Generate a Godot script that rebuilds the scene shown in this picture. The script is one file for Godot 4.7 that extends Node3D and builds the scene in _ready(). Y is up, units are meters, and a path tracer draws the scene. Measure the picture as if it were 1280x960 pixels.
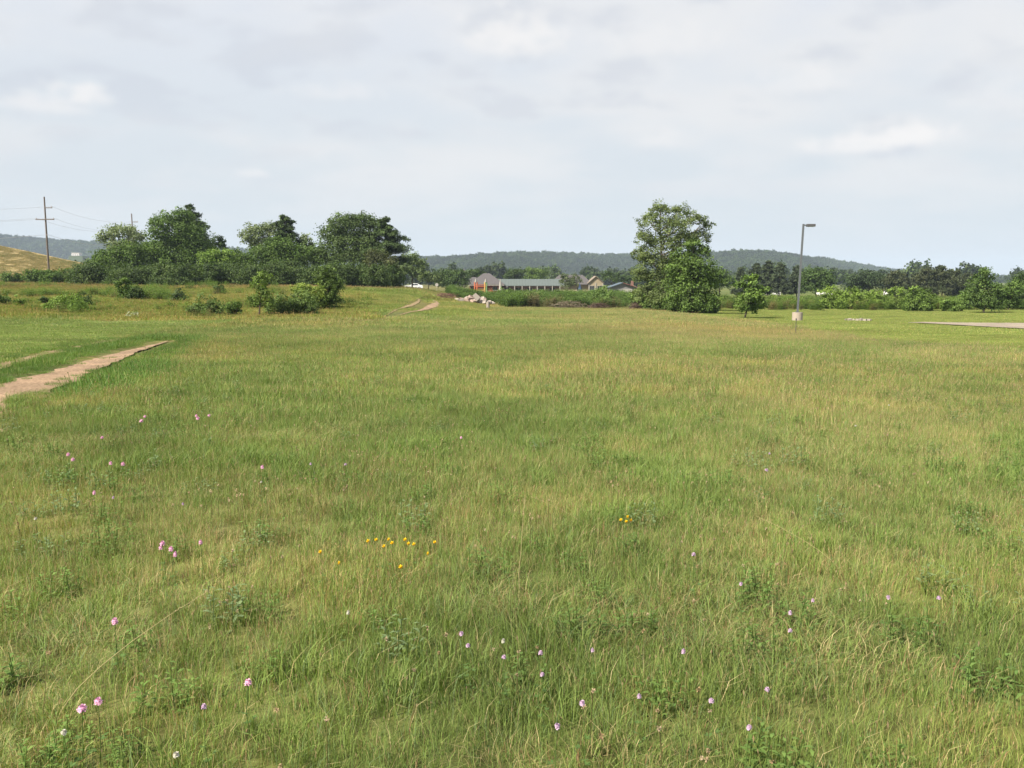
extends Node3D
# An open meadow with tree belts, houses and wooded hills behind. Units are metres, camera looks along -z.

const F := 1078.1            # focal length in photograph pixels (1280 x 960, 48 degrees vertical)
const PITCH := 0.12          # radians the camera looks down
const EYE := 1.6

var rng := RandomNumberGenerator.new()
var nz := FastNoiseLite.new()
var nz2 := FastNoiseLite.new()
var used := {}

# ------------------------------------------------------------------ mesh buffers
var V := PackedVector3Array()
var N := PackedVector3Array()
var C := PackedColorArray()
var I := PackedInt32Array()

func fresh() -> void:
	V = PackedVector3Array(); N = PackedVector3Array(); C = PackedColorArray(); I = PackedInt32Array()

func as_mesh() -> ArrayMesh:
	var a := []
	a.resize(Mesh.ARRAY_MAX)
	a[Mesh.ARRAY_VERTEX] = V; a[Mesh.ARRAY_NORMAL] = N; a[Mesh.ARRAY_COLOR] = C; a[Mesh.ARRAY_INDEX] = I
	var m := ArrayMesh.new()
	m.add_surface_from_arrays(Mesh.PRIMITIVE_TRIANGLES, a)
	return m

func numbered(called: String) -> String:
	if not used.has(called):
		used[called] = 0
		return called
	used[called] += 1
	return "%s_%03d" % [called, used[called]]

func put(called: String, mesh: Mesh, mat: Material, parent: Node3D = null) -> MeshInstance3D:
	var o := MeshInstance3D.new()
	o.mesh = mesh
	o.material_override = mat
	if parent == null:
		o.name = numbered(called)
		add_child(o, true)
	else:
		o.name = called
		parent.add_child(o, true)
	return o

func commit(called: String, mat: Material, parent: Node3D = null) -> MeshInstance3D:
	var o := put(called, as_mesh(), mat, parent)
	fresh()
	return o

func tag(o: Node, label: String, category := "", group := "", kind := "") -> void:
	o.set_meta("label", label)
	if category != "": o.set_meta("category", category)
	if group != "": o.set_meta("group", group)
	if kind != "": o.set_meta("kind", kind)

func thing(called: String, at: Vector3, label: String, category: String, group := "", turn := 0.0) -> Node3D:
	var o := Node3D.new()
	o.name = numbered(called)
	add_child(o)
	o.position = at
	o.rotation.y = turn
	tag(o, label, category, group)
	return o

func quad(a: Vector3, b: Vector3, c: Vector3, d: Vector3, col: Color) -> void:
	var n := (c - a).cross(b - a).normalized()
	var k := V.size()
	V.append(a); V.append(b); V.append(c); V.append(d)
	for i in 4:
		N.append(n); C.append(col)
	I.append_array([k, k + 1, k + 2, k, k + 2, k + 3])

func tri(a: Vector3, b: Vector3, c: Vector3, col: Color) -> void:
	var n := (c - a).cross(b - a).normalized()
	var k := V.size()
	V.append(a); V.append(b); V.append(c)
	for i in 3:
		N.append(n); C.append(col)
	I.append_array([k, k + 1, k + 2])

func box(c: Vector3, s: Vector3, col: Color, b := Basis.IDENTITY) -> void:
	var h := s * 0.5
	var p := []
	for i in 8:
		p.append(c + b * Vector3(h.x if i & 1 else -h.x, h.y if i & 2 else -h.y, h.z if i & 4 else -h.z))
	quad(p[4], p[6], p[7], p[5], col)
	quad(p[1], p[3], p[2], p[0], col)
	quad(p[5], p[7], p[3], p[1], col)
	quad(p[0], p[2], p[6], p[4], col)
	quad(p[6], p[2], p[3], p[7], col)
	quad(p[0], p[4], p[5], p[1], col)

func tube(pts: Array, rad: Array, sides: int, col: Color, cap := true) -> void:
	var k := V.size()
	var n := pts.size()
	for i in n:
		var t: Vector3 = (pts[mini(i + 1, n - 1)] - pts[maxi(i - 1, 0)]).normalized()
		var s := t.cross(Vector3(0.12, 0.3, 0.94) if absf(t.z) < 0.9 else Vector3.UP).normalized()
		var u := s.cross(t)
		for j in sides:
			var a := TAU * j / sides
			var o := s * cos(a) + u * sin(a)
			V.append(pts[i] + o * rad[i]); N.append(o); C.append(col)
	for i in n - 1:
		for j in sides:
			var j2 := (j + 1) % sides
			var a := k + i * sides + j
			var b := k + i * sides + j2
			I.append_array([a, b, a + sides, b, b + sides, a + sides])
	if cap:
		for e in [0, n - 1]:
			var c0 := V.size()
			var t: Vector3 = (pts[n - 1] - pts[n - 2]).normalized() if e > 0 else (pts[0] - pts[1]).normalized()
			V.append(pts[e]); N.append(t); C.append(col)
			for j in sides:
				V.append(V[k + e * sides + j]); N.append(t); C.append(col)
			for j in sides:
				if e > 0: I.append_array([c0, c0 + 1 + j, c0 + 1 + (j + 1) % sides])
				else: I.append_array([c0, c0 + 1 + (j + 1) % sides, c0 + 1 + j])

# ------------------------------------------------------------------ materials
func srgb(r: float, g: float, b: float) -> Color:      # linear base colour given, sRGB returned
	return Color(r, g, b).linear_to_srgb()

func paint(r: float, g: float, b: float, rough := 0.8, metal := 0.0) -> StandardMaterial3D:
	var m := StandardMaterial3D.new()
	m.albedo_color = srgb(r, g, b)
	m.roughness = rough
	m.metallic = metal
	return m

func vcol(rough := 0.9, back := Color(0, 0, 0), spec := 0.5) -> StandardMaterial3D:
	var m := StandardMaterial3D.new()
	m.vertex_color_use_as_albedo = true
	m.roughness = rough
	m.metallic_specular = spec
	if back.r + back.g + back.b > 0.0:
		m.backlight_enabled = true
		m.backlight = back
		m.cull_mode = BaseMaterial3D.CULL_DISABLED
	return m

func noise_tex(freq: float, lo: float, hi: float, seed_: int, size := 512) -> ImageTexture:
	var n := FastNoiseLite.new()
	n.seed = seed_
	n.frequency = freq
	n.fractal_octaves = 5
	var im := n.get_seamless_image(size, size)
	im.convert(Image.FORMAT_RGB8)
	for y in size:
		for x in size:
			var v := lerpf(lo, hi, im.get_pixel(x, y).r)
			im.set_pixel(x, y, Color(v, v, v))
	im.generate_mipmaps()
	return ImageTexture.create_from_image(im)

func rough_paint(r: float, g: float, b: float, tex: Texture2D, scale: float, rough := 0.9) -> StandardMaterial3D:
	var m := paint(r, g, b, rough)
	m.albedo_texture = tex
	m.uv1_triplanar = true
	m.uv1_world_triplanar = true
	m.uv1_scale = Vector3.ONE * scale
	return m

# ------------------------------------------------------------------ the photograph's rays and the terrain
func ray(px: float, py: float) -> Vector3:
	return Vector3((px - 640.0) / F, -(py - 480.0) / F, -1.0).rotated(Vector3.RIGHT, -PITCH)

func P(px: float, py: float, d: float) -> Vector3:      # the point of that ray at forward distance d
	var r := ray(px, py)
	return Vector3(0, EYE, 0) + r * (d / -r.z)

const DIST := [0.0, 10.0, 20.0, 30.0, 45.0, 60.0, 72.0, 85.0, 100.0, 120.0, 140.0, 170.0, 200.0, 300.0, 500.0, 1000.0, 6000.0]
const COLS := [-500.0, 0.0, 200.0, 400.0, 500.0, 560.0, 620.0, 800.0, 1000.0, 1280.0, 1800.0]
const HGT := [
	[0, 0, -0.2, -0.45, -0.65, -0.7, -0.4, 0.0, 0.3, 0.6, 0.8, 1.0, 1.1, 1.2, 0, -4, -6],
	[0, 0, -0.2, -0.5, -0.7, -0.6, -0.3, 0.0, 0.3, 0.55, 0.8, 1.0, 1.1, 1.2, 0, -4, -6],
	[0, 0, -0.2, -0.5, -0.8, -0.7, -0.4, -0.05, 0.25, 0.5, 0.75, 0.9, 1.0, 1.0, -1, -4, -6],
	[0, 0, -0.15, -0.42, -0.8, -0.8, -0.55, -0.1, 0.3, 0.5, 0.6, 0.6, 0.5, 0.2, -1, -4, -6],
	[0, 0, -0.15, -0.4, -0.85, -1.0, -0.75, -0.4, 0.0, 0.2, 0.2, 0.0, -0.4, -1.2, -2, -4, -6],
	[0, 0, -0.15, -0.4, -0.85, -1.1, -1.15, -1.2, -1.15, -1.1, -1.0, -1.0, -1.2, -2.0, -2.5, -4, -6],
	[0, 0, -0.15, -0.4, -0.8, -1.1, -1.3, -1.55, -1.7, -1.75, -1.8, -2.0, -2.4, -3.2, -3.4, -4, -6],
	[0, 0, -0.15, -0.4, -0.8, -1.15, -1.35, -1.6, -1.75, -1.9, -2.0, -2.2, -2.6, -3.4, -3.5, -4, -6],
	[0, 0, -0.15, -0.5, -1.0, -1.5, -1.75, -1.9, -2.0, -2.2, -2.4, -2.6, -2.8, -3.2, -3.5, -4, -6],
	[0, 0, -0.15, -0.45, -1.0, -1.5, -1.7, -1.8, -1.9, -2.1, -2.3, -2.5, -2.7, -3.0, -3.5, -4, -6],
	[0, 0, -0.15, -0.45, -1.0, -1.5, -1.7, -1.8, -1.9, -2.1, -2.3, -2.5, -2.7, -3.0, -3.5, -4, -6]]
const STEPS := 400
var profile: Array[PackedFloat32Array] = []
var ruts: Array = []           # each: {pts: PackedVector2Array, half: float}

func make_profiles() -> void:
	for row in HGT:
		var t := PackedFloat32Array()
		for i in STEPS + 1:
			var d := exp(9.0 * i / STEPS) - 1.0
			var k := 0
			while k < DIST.size() - 2 and d > DIST[k + 1]: k += 1
			t.append(lerpf(row[k], row[k + 1], clampf((d - DIST[k]) / (DIST[k + 1] - DIST[k]), 0.0, 1.0)))
		for pass_ in 20:
			var s := t.duplicate()
			for i in range(1, STEPS): s[i] = (t[i - 1] + t[i] * 2.0 + t[i + 1]) * 0.25
			t = s
		profile.append(t)

func column_of(x: float, z: float) -> float:
	return 640.0 + F * 0.993 * tan(clampf(atan2(x, -z), -0.75, 0.75))

func forward_of(x: float, z: float) -> float:
	return Vector2(x, z).length() * cos(clampf(atan2(x, -z), -0.75, 0.75))

func h0(x: float, z: float) -> float:
	var d := forward_of(x, z)
	var c := column_of(x, z)
	var k := 0
	while k < COLS.size() - 2 and c > COLS[k + 1]: k += 1
	var f := smoothstep(0.0, 1.0, clampf((c - COLS[k]) / (COLS[k + 1] - COLS[k]), 0.0, 1.0))
	var s := clampf(log(1.0 + d) / 9.0, 0.0, 0.9999) * STEPS
	var i := int(s)
	var a := lerpf(profile[k][i], profile[k][i + 1], s - i)
	var b := lerpf(profile[k + 1][i], profile[k + 1][i + 1], s - i)
	var h := lerpf(a, b, f)
	h += nz.get_noise_2d(x * 6.0, z * 6.0) * 0.07 * smoothstep(2.0, 8.0, d) * (1.0 - smoothstep(80.0, 140.0, d))
	# the dry hill beyond the shrubs
	if x < -40.0 and d > 150.0:
		var q := Vector2((x + 255.0) / 150.0, (z + 330.0) / 105.0).length()
		h += 21.0 * (1.0 - smoothstep(0.0, 1.0, q)) * (1.0 + 0.06 * nz.get_noise_2d(x, z))
	return h

func rut_gap(x: float, z: float) -> float:    # distance beyond the edge of the nearest wheel rut
	var best := 99.0
	var p := Vector2(x, z)
	for r in ruts:
		if not r.area.has_point(p): continue
		var q: PackedVector2Array = r.pts
		for i in q.size() - 1:
			var c := Geometry2D.get_closest_point_to_segment(p, q[i], q[i + 1])
			best = minf(best, p.distance_to(c) - r.half)
	return best

func ground(x: float, z: float) -> float:
	var h := h0(x, z)
	var g := rut_gap(x, z)
	if g < 0.5: h -= 0.05 * (1.0 - smoothstep(0.0, 0.45, g))
	return h

func G(px: float, py: float, lift := 0.0) -> Vector3:   # where that ray meets the ground (plus lift)
	var r := ray(px, py)
	var d := 1.0
	var last := 1.0
	while d < 2000.0:
		var p := Vector3(0, EYE, 0) + r * (d / -r.z)
		if p.y < h0(p.x, p.z) + lift:
			for k in 12:
				var m := (d + last) * 0.5
				var q := Vector3(0, EYE, 0) + r * (m / -r.z)
				if q.y < h0(q.x, q.z) + lift: d = m
				else: last = m
			p = Vector3(0, EYE, 0) + r * (d / -r.z)
			return Vector3(p.x, h0(p.x, p.z), p.z)
		last = d
		d *= 1.01
	return Vector3(0, 0, -2000)

func on_ground(px: float, py: float, d: float) -> Vector3:
	var p := P(px, py, d)
	p.y = h0(p.x, p.z)
	return p

# ------------------------------------------------------------------ sky
func make_sky() -> Sky:
	var w := 2048
	var h := 1024
	var im := Image.create(w, h, false, Image.FORMAT_RGBF)
	var a := FastNoiseLite.new(); a.seed = 11; a.frequency = 0.8; a.fractal_octaves = 5
	var b := FastNoiseLite.new(); b.seed = 23; b.frequency = 2.4; b.fractal_octaves = 5
	var puffs := []     # [azimuth, elevation, half width, half height, strength]
	for q in [[1075, 186, 72, 20, 0.8], [1130, 178, 55, 24, 1.0], [640, 60, 62, 42, 0.75], [60, 135, 52, 22, 0.6], [102, 124, 26, 18, 0.8], [318, 219, 22, 9, 0.6], [1010, 108, 62, 26, 0.4], [1255, 130, 60, 30, 0.3], [830, 180, 34, 16, 0.35], [420, 120, 60, 16, 0.35], [820, 60, 90, 34, 0.3]]:
		var r := ray(q[0], q[1]).normalized()
		puffs.append([atan2(r.x, -r.z), asin(r.y), q[2] / F, q[3] / F, q[4]])
	var rg := RandomNumberGenerator.new(); rg.seed = 5
	for k in 60:
		var az := rg.randf_range(-PI, PI)
		if absf(az) < 0.65: continue
		puffs.append([az, rg.randf_range(0.1, 0.6), rg.randf_range(0.03, 0.09), rg.randf_range(0.012, 0.04), rg.randf_range(0.3, 0.9)])
	var low := Color(0.69, 0.755, 0.795)
	var high := Color(0.76, 0.79, 0.87)
	for y in h / 2 + 8:
		var el := PI * (0.5 - (y + 0.5) / h)
		var se := sin(maxf(el, 0.0))
		var base := low.lerp(high, smoothstep(0.0, 0.42, se))
		var near := []
		for p in puffs:
			if absf(el - p[1]) < p[3] * 3.0: near.append(p)
		for x in w:
			var az := wrapf(TAU * (x + 0.5) / w, -PI, PI)
			var dir := Vector3(sin(az) * cos(el), se, -cos(az) * cos(el))
			var pl := dir / (se + 0.16)
			var n1 := a.get_noise_3d(pl.x, pl.z, 3.0)
			var n2 := b.get_noise_3d(pl.x, pl.z * 1.2, 7.0)
			var veil := smoothstep(-0.35, 0.55, n1 + 0.45 * n2) * smoothstep(0.0, 0.14, se)
			var c := base.lerp(Color(0.845, 0.845, 0.85), veil * 0.75)
			var grey := smoothstep(-0.05, 0.4, n2 - 0.5 * n1) * smoothstep(0.05, 0.22, se)
			c = c.lerp(Color(0.62, 0.66, 0.735), grey * 0.55)
			for p in near:
				var dx: float = wrapf(az - p[0], -PI, PI) * cos(el) / p[2]
				if absf(dx) > 2.6: continue
				var dy: float = (el - p[1]) / p[3]
				if dy < 0.0: dy *= 1.7
				var e := sqrt(dx * dx + dy * dy)
				var n3 := b.get_noise_3d(az * 14.0, el * 22.0, 1.0)
				var t := smoothstep(1.25, 0.2, e + n3 * 0.75)
				var top := Color(0.93, 0.915, 0.905).lerp(Color(0.70, 0.735, 0.79), smoothstep(0.15, -0.75, dy + n3 * 0.5))
				c = c.lerp(top, t * p[4])
			im.set_pixel(x, y, c)
	for y in range(h / 2 + 8, h):
		for x in w: im.set_pixel(x, y, Color(0.16, 0.18, 0.10))
	var m := PanoramaSkyMaterial.new()
	m.panorama = ImageTexture.create_from_image(im)
	var s := Sky.new()
	s.sky_material = m
	return s

# ------------------------------------------------------------------ leaves, trees, shrubs
func gauss() -> float:
	return rng.randf() + rng.randf() + rng.randf() - 1.5

func unit() -> Vector3:
	var y := rng.randf_range(-1, 1)
	var a := rng.randf() * TAU
	var r := sqrt(1.0 - y * y)
	return Vector3(r * cos(a), y, r * sin(a))

func leaf(p: Vector3, n: Vector3, s: float, asp: float, col: Color) -> void:
	var t := n.cross(unit()).normalized()
	var b := t.cross(n) * (s * asp)
	t *= s
	var k := V.size()
	V.append(p - t); V.append(p - b); V.append(p + t); V.append(p + b)
	var nn := (t * 2.0).cross(t - b).normalized()
	for i in 4:
		N.append(nn); C.append(col)
	I.append_array([k, k + 1, k + 2, k, k + 2, k + 3])

func leaves(c: Vector3, r: Vector3, dens: float, size: float, ca: Color, cb: Color, asp := 0.6, per := 26, low := 0) -> void:
	var mean := (r.x + r.y + r.z) / 3.0
	var n := dens * 12.5 * mean * mean / (size * size * 2.0 * asp * 1.4)
	var clumps := maxi(5, int(n / per))
	var cr := minf(0.2 * mean, 0.7) + size * 0.5
	for k in clumps:
		var d := unit()
		if d.y < -0.6 and low == 0: d.y *= -0.5
		var rr := (0.45 + 0.55 * sqrt(rng.randf())) * (1.0 + 0.26 * gauss())
		var o := c + d * r * rr
		var cc := ca.lerp(cb, rng.randf())
		cc = cc * rng.randf_range(0.7, 1.3)
		for j in per:
			var q := Vector3(gauss(), gauss() * 0.75, gauss()) * cr * 1.25
			var nn := (d * 0.55 + Vector3(0, 0.55, 0) + unit() * 0.85).normalized()
			leaf(o + q, nn, size * rng.randf_range(0.6, 1.2), asp, cc * rng.randf_range(0.85, 1.15))

var leaf_mat: StandardMaterial3D
var needle_mat: StandardMaterial3D
var bark_mat: StandardMaterial3D

func limb(a: Vector3, b: Vector3, r0: float, r1: float, col: Color, bend := 0.08, sides := 6) -> void:
	var pts := []
	var rad := []
	var l := (b - a).length()
	for i in 5:
		var f := i / 4.0
		var w := sin(f * PI) * bend * l
		pts.append(a.lerp(b, f) + Vector3(gauss(), gauss() * 0.4, gauss()) * w)
		rad.append(lerpf(r0, r1, f))
	tube(pts, rad, sides, col)

# blobs: [px, py, rx, ry] in photograph pixels at the tree's own distance; every tree is built round its base
func tree(called: String, label: String, cat: String, group: String, px: float, d: float, blobs: Array, o := {}) -> Node3D:
	var at := on_ground(px, 360.0, d)
	var root := thing(called, at, label, cat, group)
	var m := d / F
	var ca: Color = o.get("a", Color(0.05, 0.085, 0.022)) * 1.25
	var cb: Color = o.get("b", Color(0.085, 0.13, 0.03)) * 1.35
	var size: float = o.get("leaf", clampf(d * 0.00115, 0.035, 0.26))
	var dens: float = o.get("dens", 1.5) * 1.25
	var bark: Color = o.get("bark", Color(0.075, 0.06, 0.045))
	var deep: float = o.get("deep", 1.0)
	var tall := 0.0
	var cs := []
	var off := 0.0
	for b in blobs:
		var c := P(b[0], b[1], d) - at
		var r := Vector3(b[2] * m, b[3] * m, b[2] * m * deep)
		c.z += gauss() * r.x * 0.5 * deep + (b[4] if b.size() > 4 else 0.0)
		cs.append([c, r])
		tall = maxf(tall, c.y + r.y)
	var tr: float = o.get("trunk", clampf(tall * 0.022, 0.03, 0.4))
	var stems: int = o.get("stems", 1)
	fresh()
	if stems == 1:
		var mid := Vector3.ZERO
		for e in cs: mid += e[0] / cs.size()
		var topc: Vector3 = cs[0][0]
		for e in cs:
			if e[0].y > topc.y: topc = e[0]
		var fork := Vector3(mid.x * 0.5, maxf(tall * 0.28, 0.2), mid.z * 0.3)
		limb(Vector3(0, -0.1, 0), fork, tr, tr * 0.75, bark, 0.03, 8)
		limb(fork, topc, tr * 0.72, tr * 0.2, bark, 0.05, 7)
		commit("trunk", bark_mat, root)
		for e in cs:
			if e[0] == topc: continue
			var f := clampf((e[0].y - fork.y) / maxf(topc.y - fork.y, 0.1) - 0.25, 0.0, 0.8)
			limb(fork.lerp(topc, f), e[0], tr * 0.45, tr * 0.1, bark)
			for j in 3: limb(e[0].lerp(fork.lerp(topc, f), 0.3), e[0] + unit() * e[1] * 0.75, tr * 0.18, tr * 0.05, bark, 0.1, 4)
		for j in 4: limb(topc * 0.9, topc + unit() * cs[0][1] * 0.6, tr * 0.2, tr * 0.05, bark, 0.1, 4)
		commit("limbs", bark_mat, root)
	else:
		for k in stems:
			var e = cs[k % cs.size()]
			limb(Vector3(gauss() * 0.25, -0.1, gauss() * 0.25), e[0] + Vector3(gauss(), gauss() * 0.4, gauss()) * e[1] * 0.5, tr, tr * 0.3, bark, 0.06, 5)
		commit("stems", bark_mat, root)
	for i in cs.size():
		var b = blobs[i]
		var da: Color = ca
		var db: Color = cb
		if b.size() > 5:
			da = b[5]; db = b[6]
		leaves(cs[i][0], cs[i][1], dens, size, da, db, o.get("asp", 0.6), o.get("per", 26), 1 if stems > 1 else 0)
	if stems > 1:
		for e in cs:
			var c: Vector3 = e[0]
			leaves(Vector3(c.x, minf(c.y, e[1].x * 0.35 + 0.1), c.z), Vector3(e[1].x, minf(e[1].y, c.y * 0.6 + 0.1), e[1].z) * 0.95, dens * 0.8, size, ca, cb, 0.6, 26, 1)
	commit("crown", leaf_mat, root)
	return root

# an open, tiered pine: base column, distance, top row, lowest live branch row, half width in pixels
func pine(label: String, group: String, px: float, d: float, top: float, low: float, half: float, o := {}) -> Node3D:
	var at := on_ground(px, 360.0, d)
	var root := thing("pine_tree", at, label, "tree", group)
	var m := d / F
	var ht := P(px, top, d).y - at.y
	var h1 := P(px, low, d).y - at.y
	var w := half * m
	var ca: Color = o.get("a", Color(0.03, 0.05, 0.016)) * 1.3
	var cb: Color = o.get("b", Color(0.05, 0.078, 0.024)) * 1.3
	var bark := Color(0.09, 0.06, 0.045)
	fresh()
	tube([Vector3(0, -0.1, 0), Vector3(0.1, ht * 0.5, 0), Vector3(0, ht * 0.97, 0)], [ht * 0.02, ht * 0.014, 0.03], 8, bark)
	commit("trunk", bark_mat, root)
	var tiers: int = int(o.get("tiers", 9) * 1.4)
	var tips := []
	for t in tiers:
		var f := t / float(tiers - 1)
		var y := lerpf(h1, ht * 0.97, f)
		var rad := w * (0.16 + 0.84 * pow(1.0 - f, 0.7)) * rng.randf_range(0.7, 1.1)
		var nb := rng.randi_range(3, 5)
		var a0 := rng.randf() * TAU
		for k in nb:
			var a := a0 + TAU * (k + rng.randf_range(-0.25, 0.25)) / nb
			var l := rad * rng.randf_range(0.6, 1.1)
			var tip := Vector3(cos(a) * l, y + l * rng.randf_range(-0.15, 0.5) + gauss() * 0.35, sin(a) * l)
			limb(Vector3(0, y - l * 0.1, 0), tip, 0.07, 0.02, bark, 0.05, 4)
			tips.append([tip, l])
	commit("branches", bark_mat, root)
	var s: float = o.get("leaf", clampf(d * 0.0015, 0.1, 0.32))
	for e in tips:
		var tip: Vector3 = e[0]
		for q in [1.0, 0.65]:
			var c := Vector3(tip.x * q, tip.y - 0.05 * e[1], tip.z * q)
			var rr: float = 0.30 * e[1] + 0.25
			leaves(c, Vector3(rr, rr * 0.6, rr), o.get("dens", 1.5), s, ca, cb, 0.3, 18)
	leaves(Vector3(0, ht * 0.97, 0), Vector3(0.5, 0.8, 0.5), 1.6, s, ca, cb, 0.3, 12)
	commit("crown", needle_mat, root)
	return root

# ------------------------------------------------------------------ grass
func tuft(n: int, rad: float, lo: float, hi: float, wid: float, straw: float, lean: float, seeds := 0.0, reddish := 0.0) -> ArrayMesh:
	fresh()
	for k in n:
		var a := rng.randf() * TAU
		var r := rad * sqrt(rng.randf())
		var p := Vector3(cos(a) * r, -0.02, sin(a) * r)
		var h := rng.randf_range(lo, hi) * (1.0 - 0.25 * r / rad)
		var dir := Vector3(gauss(), 0, gauss()) * lean + Vector3(p.x, 0, p.z) * (0.5 / rad) * lean
		var w := wid * rng.randf_range(0.5, 1.2)
		var face := rng.randf() * TAU
		var side := Vector3(cos(face), 0, sin(face)) * w * 0.5
		var col: Color
		if rng.randf() < straw:
			col = Color(0.30, 0.25, 0.12).lerp(Color(0.42, 0.35, 0.2), rng.randf())
			if rng.randf() < reddish: col = Color(0.26, 0.15, 0.09)
			side *= 0.8
		else:
			var q := rng.randf()
			col = Color(0.108, 0.165, 0.042).lerp(Color(0.20, 0.265, 0.078), q)
			if rng.randf() < 0.14: col = Color(0.13, 0.185, 0.085)
		var m := p + Vector3(0, h * 0.55, 0) + dir * h * 0.28
		var t := p + Vector3(0, h * (1.0 - 0.28 * dir.length()), 0) + dir * h
		var i0 := V.size()
		var nn := (m - p).cross(side).normalized()
		var n2 := (t - m).cross(side).normalized()
		V.append(p - side); V.append(p + side); V.append(m - side * 0.8); V.append(m + side * 0.8); V.append(t)
		N.append(nn); N.append(nn); N.append((nn + n2).normalized()); N.append((nn + n2).normalized()); N.append(n2)
		for j in 5: C.append(col)
		I.append_array([i0, i0 + 1, i0 + 2, i0 + 1, i0 + 3, i0 + 2, i0 + 2, i0 + 3, i0 + 4])
		if rng.randf() < seeds:
			var sc := Color(0.34, 0.27, 0.16).lerp(Color(0.25, 0.19, 0.13), rng.randf())
			var st := p + Vector3(0, h * 1.25, 0) + dir * h * 0.7
			var sw := side.normalized() * wid * 0.35
			quad(p - sw, st - sw, st + sw, p + sw, Color(0.2, 0.2, 0.08))
			var up := (st - p).normalized() * h * 0.16
			var s2 := side.normalized() * wid * 1.1
			var s3 := s2.rotated(Vector3.UP, 1.5)
			quad(st - up * 0.2, st + up * 0.5 - s2, st + up, st + up * 0.5 + s2, sc)
			quad(st - up * 0.2, st + up * 0.5 - s3, st + up, st + up * 0.5 + s3, sc)
	var me := as_mesh()
	fresh()
	return me

# a small broad-leaved meadow plant: stalk with lance-shaped leaves
func herb(stalks: int, h: float, ls: float, ca: Color, cb: Color, spread := 0.12) -> ArrayMesh:
	fresh()
	for k in stalks:
		var p := Vector3(gauss() * spread, -0.02, gauss() * spread)
		var t := p + Vector3(gauss() * 0.15, rng.randf_range(0.7, 1.1), gauss() * 0.15) * h
		tube([p, t], [0.0025, 0.0015], 3, ca, false)
		var nl := int(h / (ls * 0.28))
		for j in nl:
			var f := (j + 0.6) / nl
			var b := p.lerp(t, f)
			var a := j * 2.4 + rng.randf()
			var l := ls * (1.0 - 0.45 * f) * rng.randf_range(0.8, 1.2)
			var dir := Vector3(cos(a), rng.randf_range(0.25, 0.8), sin(a)).normalized()
			var s := dir.cross(Vector3.UP).normalized() * l * 0.16
			var c := ca.lerp(cb, rng.randf())
			var mid := b + dir * l * 0.5
			var tip := b + dir * l - Vector3(0, l * 0.25, 0)
			tri(b, mid - s, mid + s, c)
			tri(mid - s, tip, mid + s, c)
	var me := as_mesh()
	fresh()
	return me

# withered brown flower heads on short stalks
func dry_heads(n: int, h: float, r: float) -> ArrayMesh:
	fresh()
	for k in n:
		var p := Vector3(gauss() * 0.2, -0.02, gauss() * 0.2)
		var t := p + Vector3(gauss() * 0.2, rng.randf_range(0.8, 1.25), gauss() * 0.2) * h
		tube([p, t], [0.0016, 0.0012], 3, Color(0.16, 0.15, 0.06), false)
		var c := Color(0.30, 0.21, 0.12).lerp(Color(0.42, 0.34, 0.24), rng.randf())
		for j in 16:
			var u := unit()
			var s := u.cross(Vector3.UP).normalized() * r * 0.35
			quad(t, t + u * r * 0.8 - s, t + u * r * rng.randf_range(0.9, 1.4), t + u * r * 0.8 + s, c * rng.randf_range(0.7, 1.2))
	var me := as_mesh()
	fresh()
	return me

# a long pale dry stalk bent over the grass
func long_stalk() -> ArrayMesh:
	fresh()
	var pts := []
	var rad := []
	var l := rng.randf_range(0.45, 0.7)
	for i in 7:
		var f := i / 6.0
		pts.append(Vector3(f * f * l * 0.75 + f * 0.1, f * l * 0.55 - 0.02, gauss() * 0.01))
		rad.append(lerpf(0.0022, 0.0012, f))
	tube(pts, rad, 4, Color(0.36, 0.31, 0.16))
	for j in 22:
		var b: Vector3 = pts[6].lerp(pts[5], rng.randf() * 0.9)
		var u := (unit() + Vector3(0.8, 0.4, 0)).normalized()
		var s := u.cross(Vector3.UP).normalized() * 0.0018
		quad(b, b + u * 0.008 - s, b + u * 0.014, b + u * 0.008 + s, Color(0.38, 0.30, 0.18))
	var me := as_mesh()
	fresh()
	return me

var lane := []
var beds := {}        # name of kind -> [mesh, transforms, colours]
func bed(key: String, mesh: Mesh) -> void:
	beds[key] = [mesh, [], []]

func sow(key: String, x: float, z: float, sc: float, tint: Color, sink := 0.0, y := -999.0, sy := 1.0) -> void:
	if y < -900.0: y = h0(x, z)
	var b := Basis(Vector3.UP, rng.randf() * TAU).scaled(Vector3(sc, sc * sy, sc))
	beds[key][1].append(Transform3D(b, Vector3(x, y - sink, z)))
	beds[key][2].append(tint)

func lay(key: String, called: String, mat: Material, parent: Node3D) -> void:
	var e = beds[key]
	if e[1].is_empty(): return
	var mm := MultiMesh.new()
	mm.transform_format = MultiMesh.TRANSFORM_3D
	mm.use_colors = true
	mm.mesh = e[0]
	mm.instance_count = e[1].size()
	for i in e[1].size():
		mm.set_instance_transform(i, e[1][i])
		mm.set_instance_color(i, e[2][i])
	var o := MultiMeshInstance3D.new()
	o.multimesh = mm
	o.material_override = mat
	if parent == null:
		o.name = numbered(called)
		add_child(o, true)
	else:
		o.name = called
		o.set_meta("kind", "stuff")
		parent.add_child(o, true)

func on_lane(x: float, z: float) -> bool:
	var c := column_of(x, z)
	if c < 1110.0 or lane.is_empty(): return false
	var d := forward_of(x, z)
	for k in lane.size() - 1:
		if c >= lane[k][0] and c < lane[k + 1][0]: return d > lane[k][1] - 0.3 and d < lane[k][2] + 0.3
	return false

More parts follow.
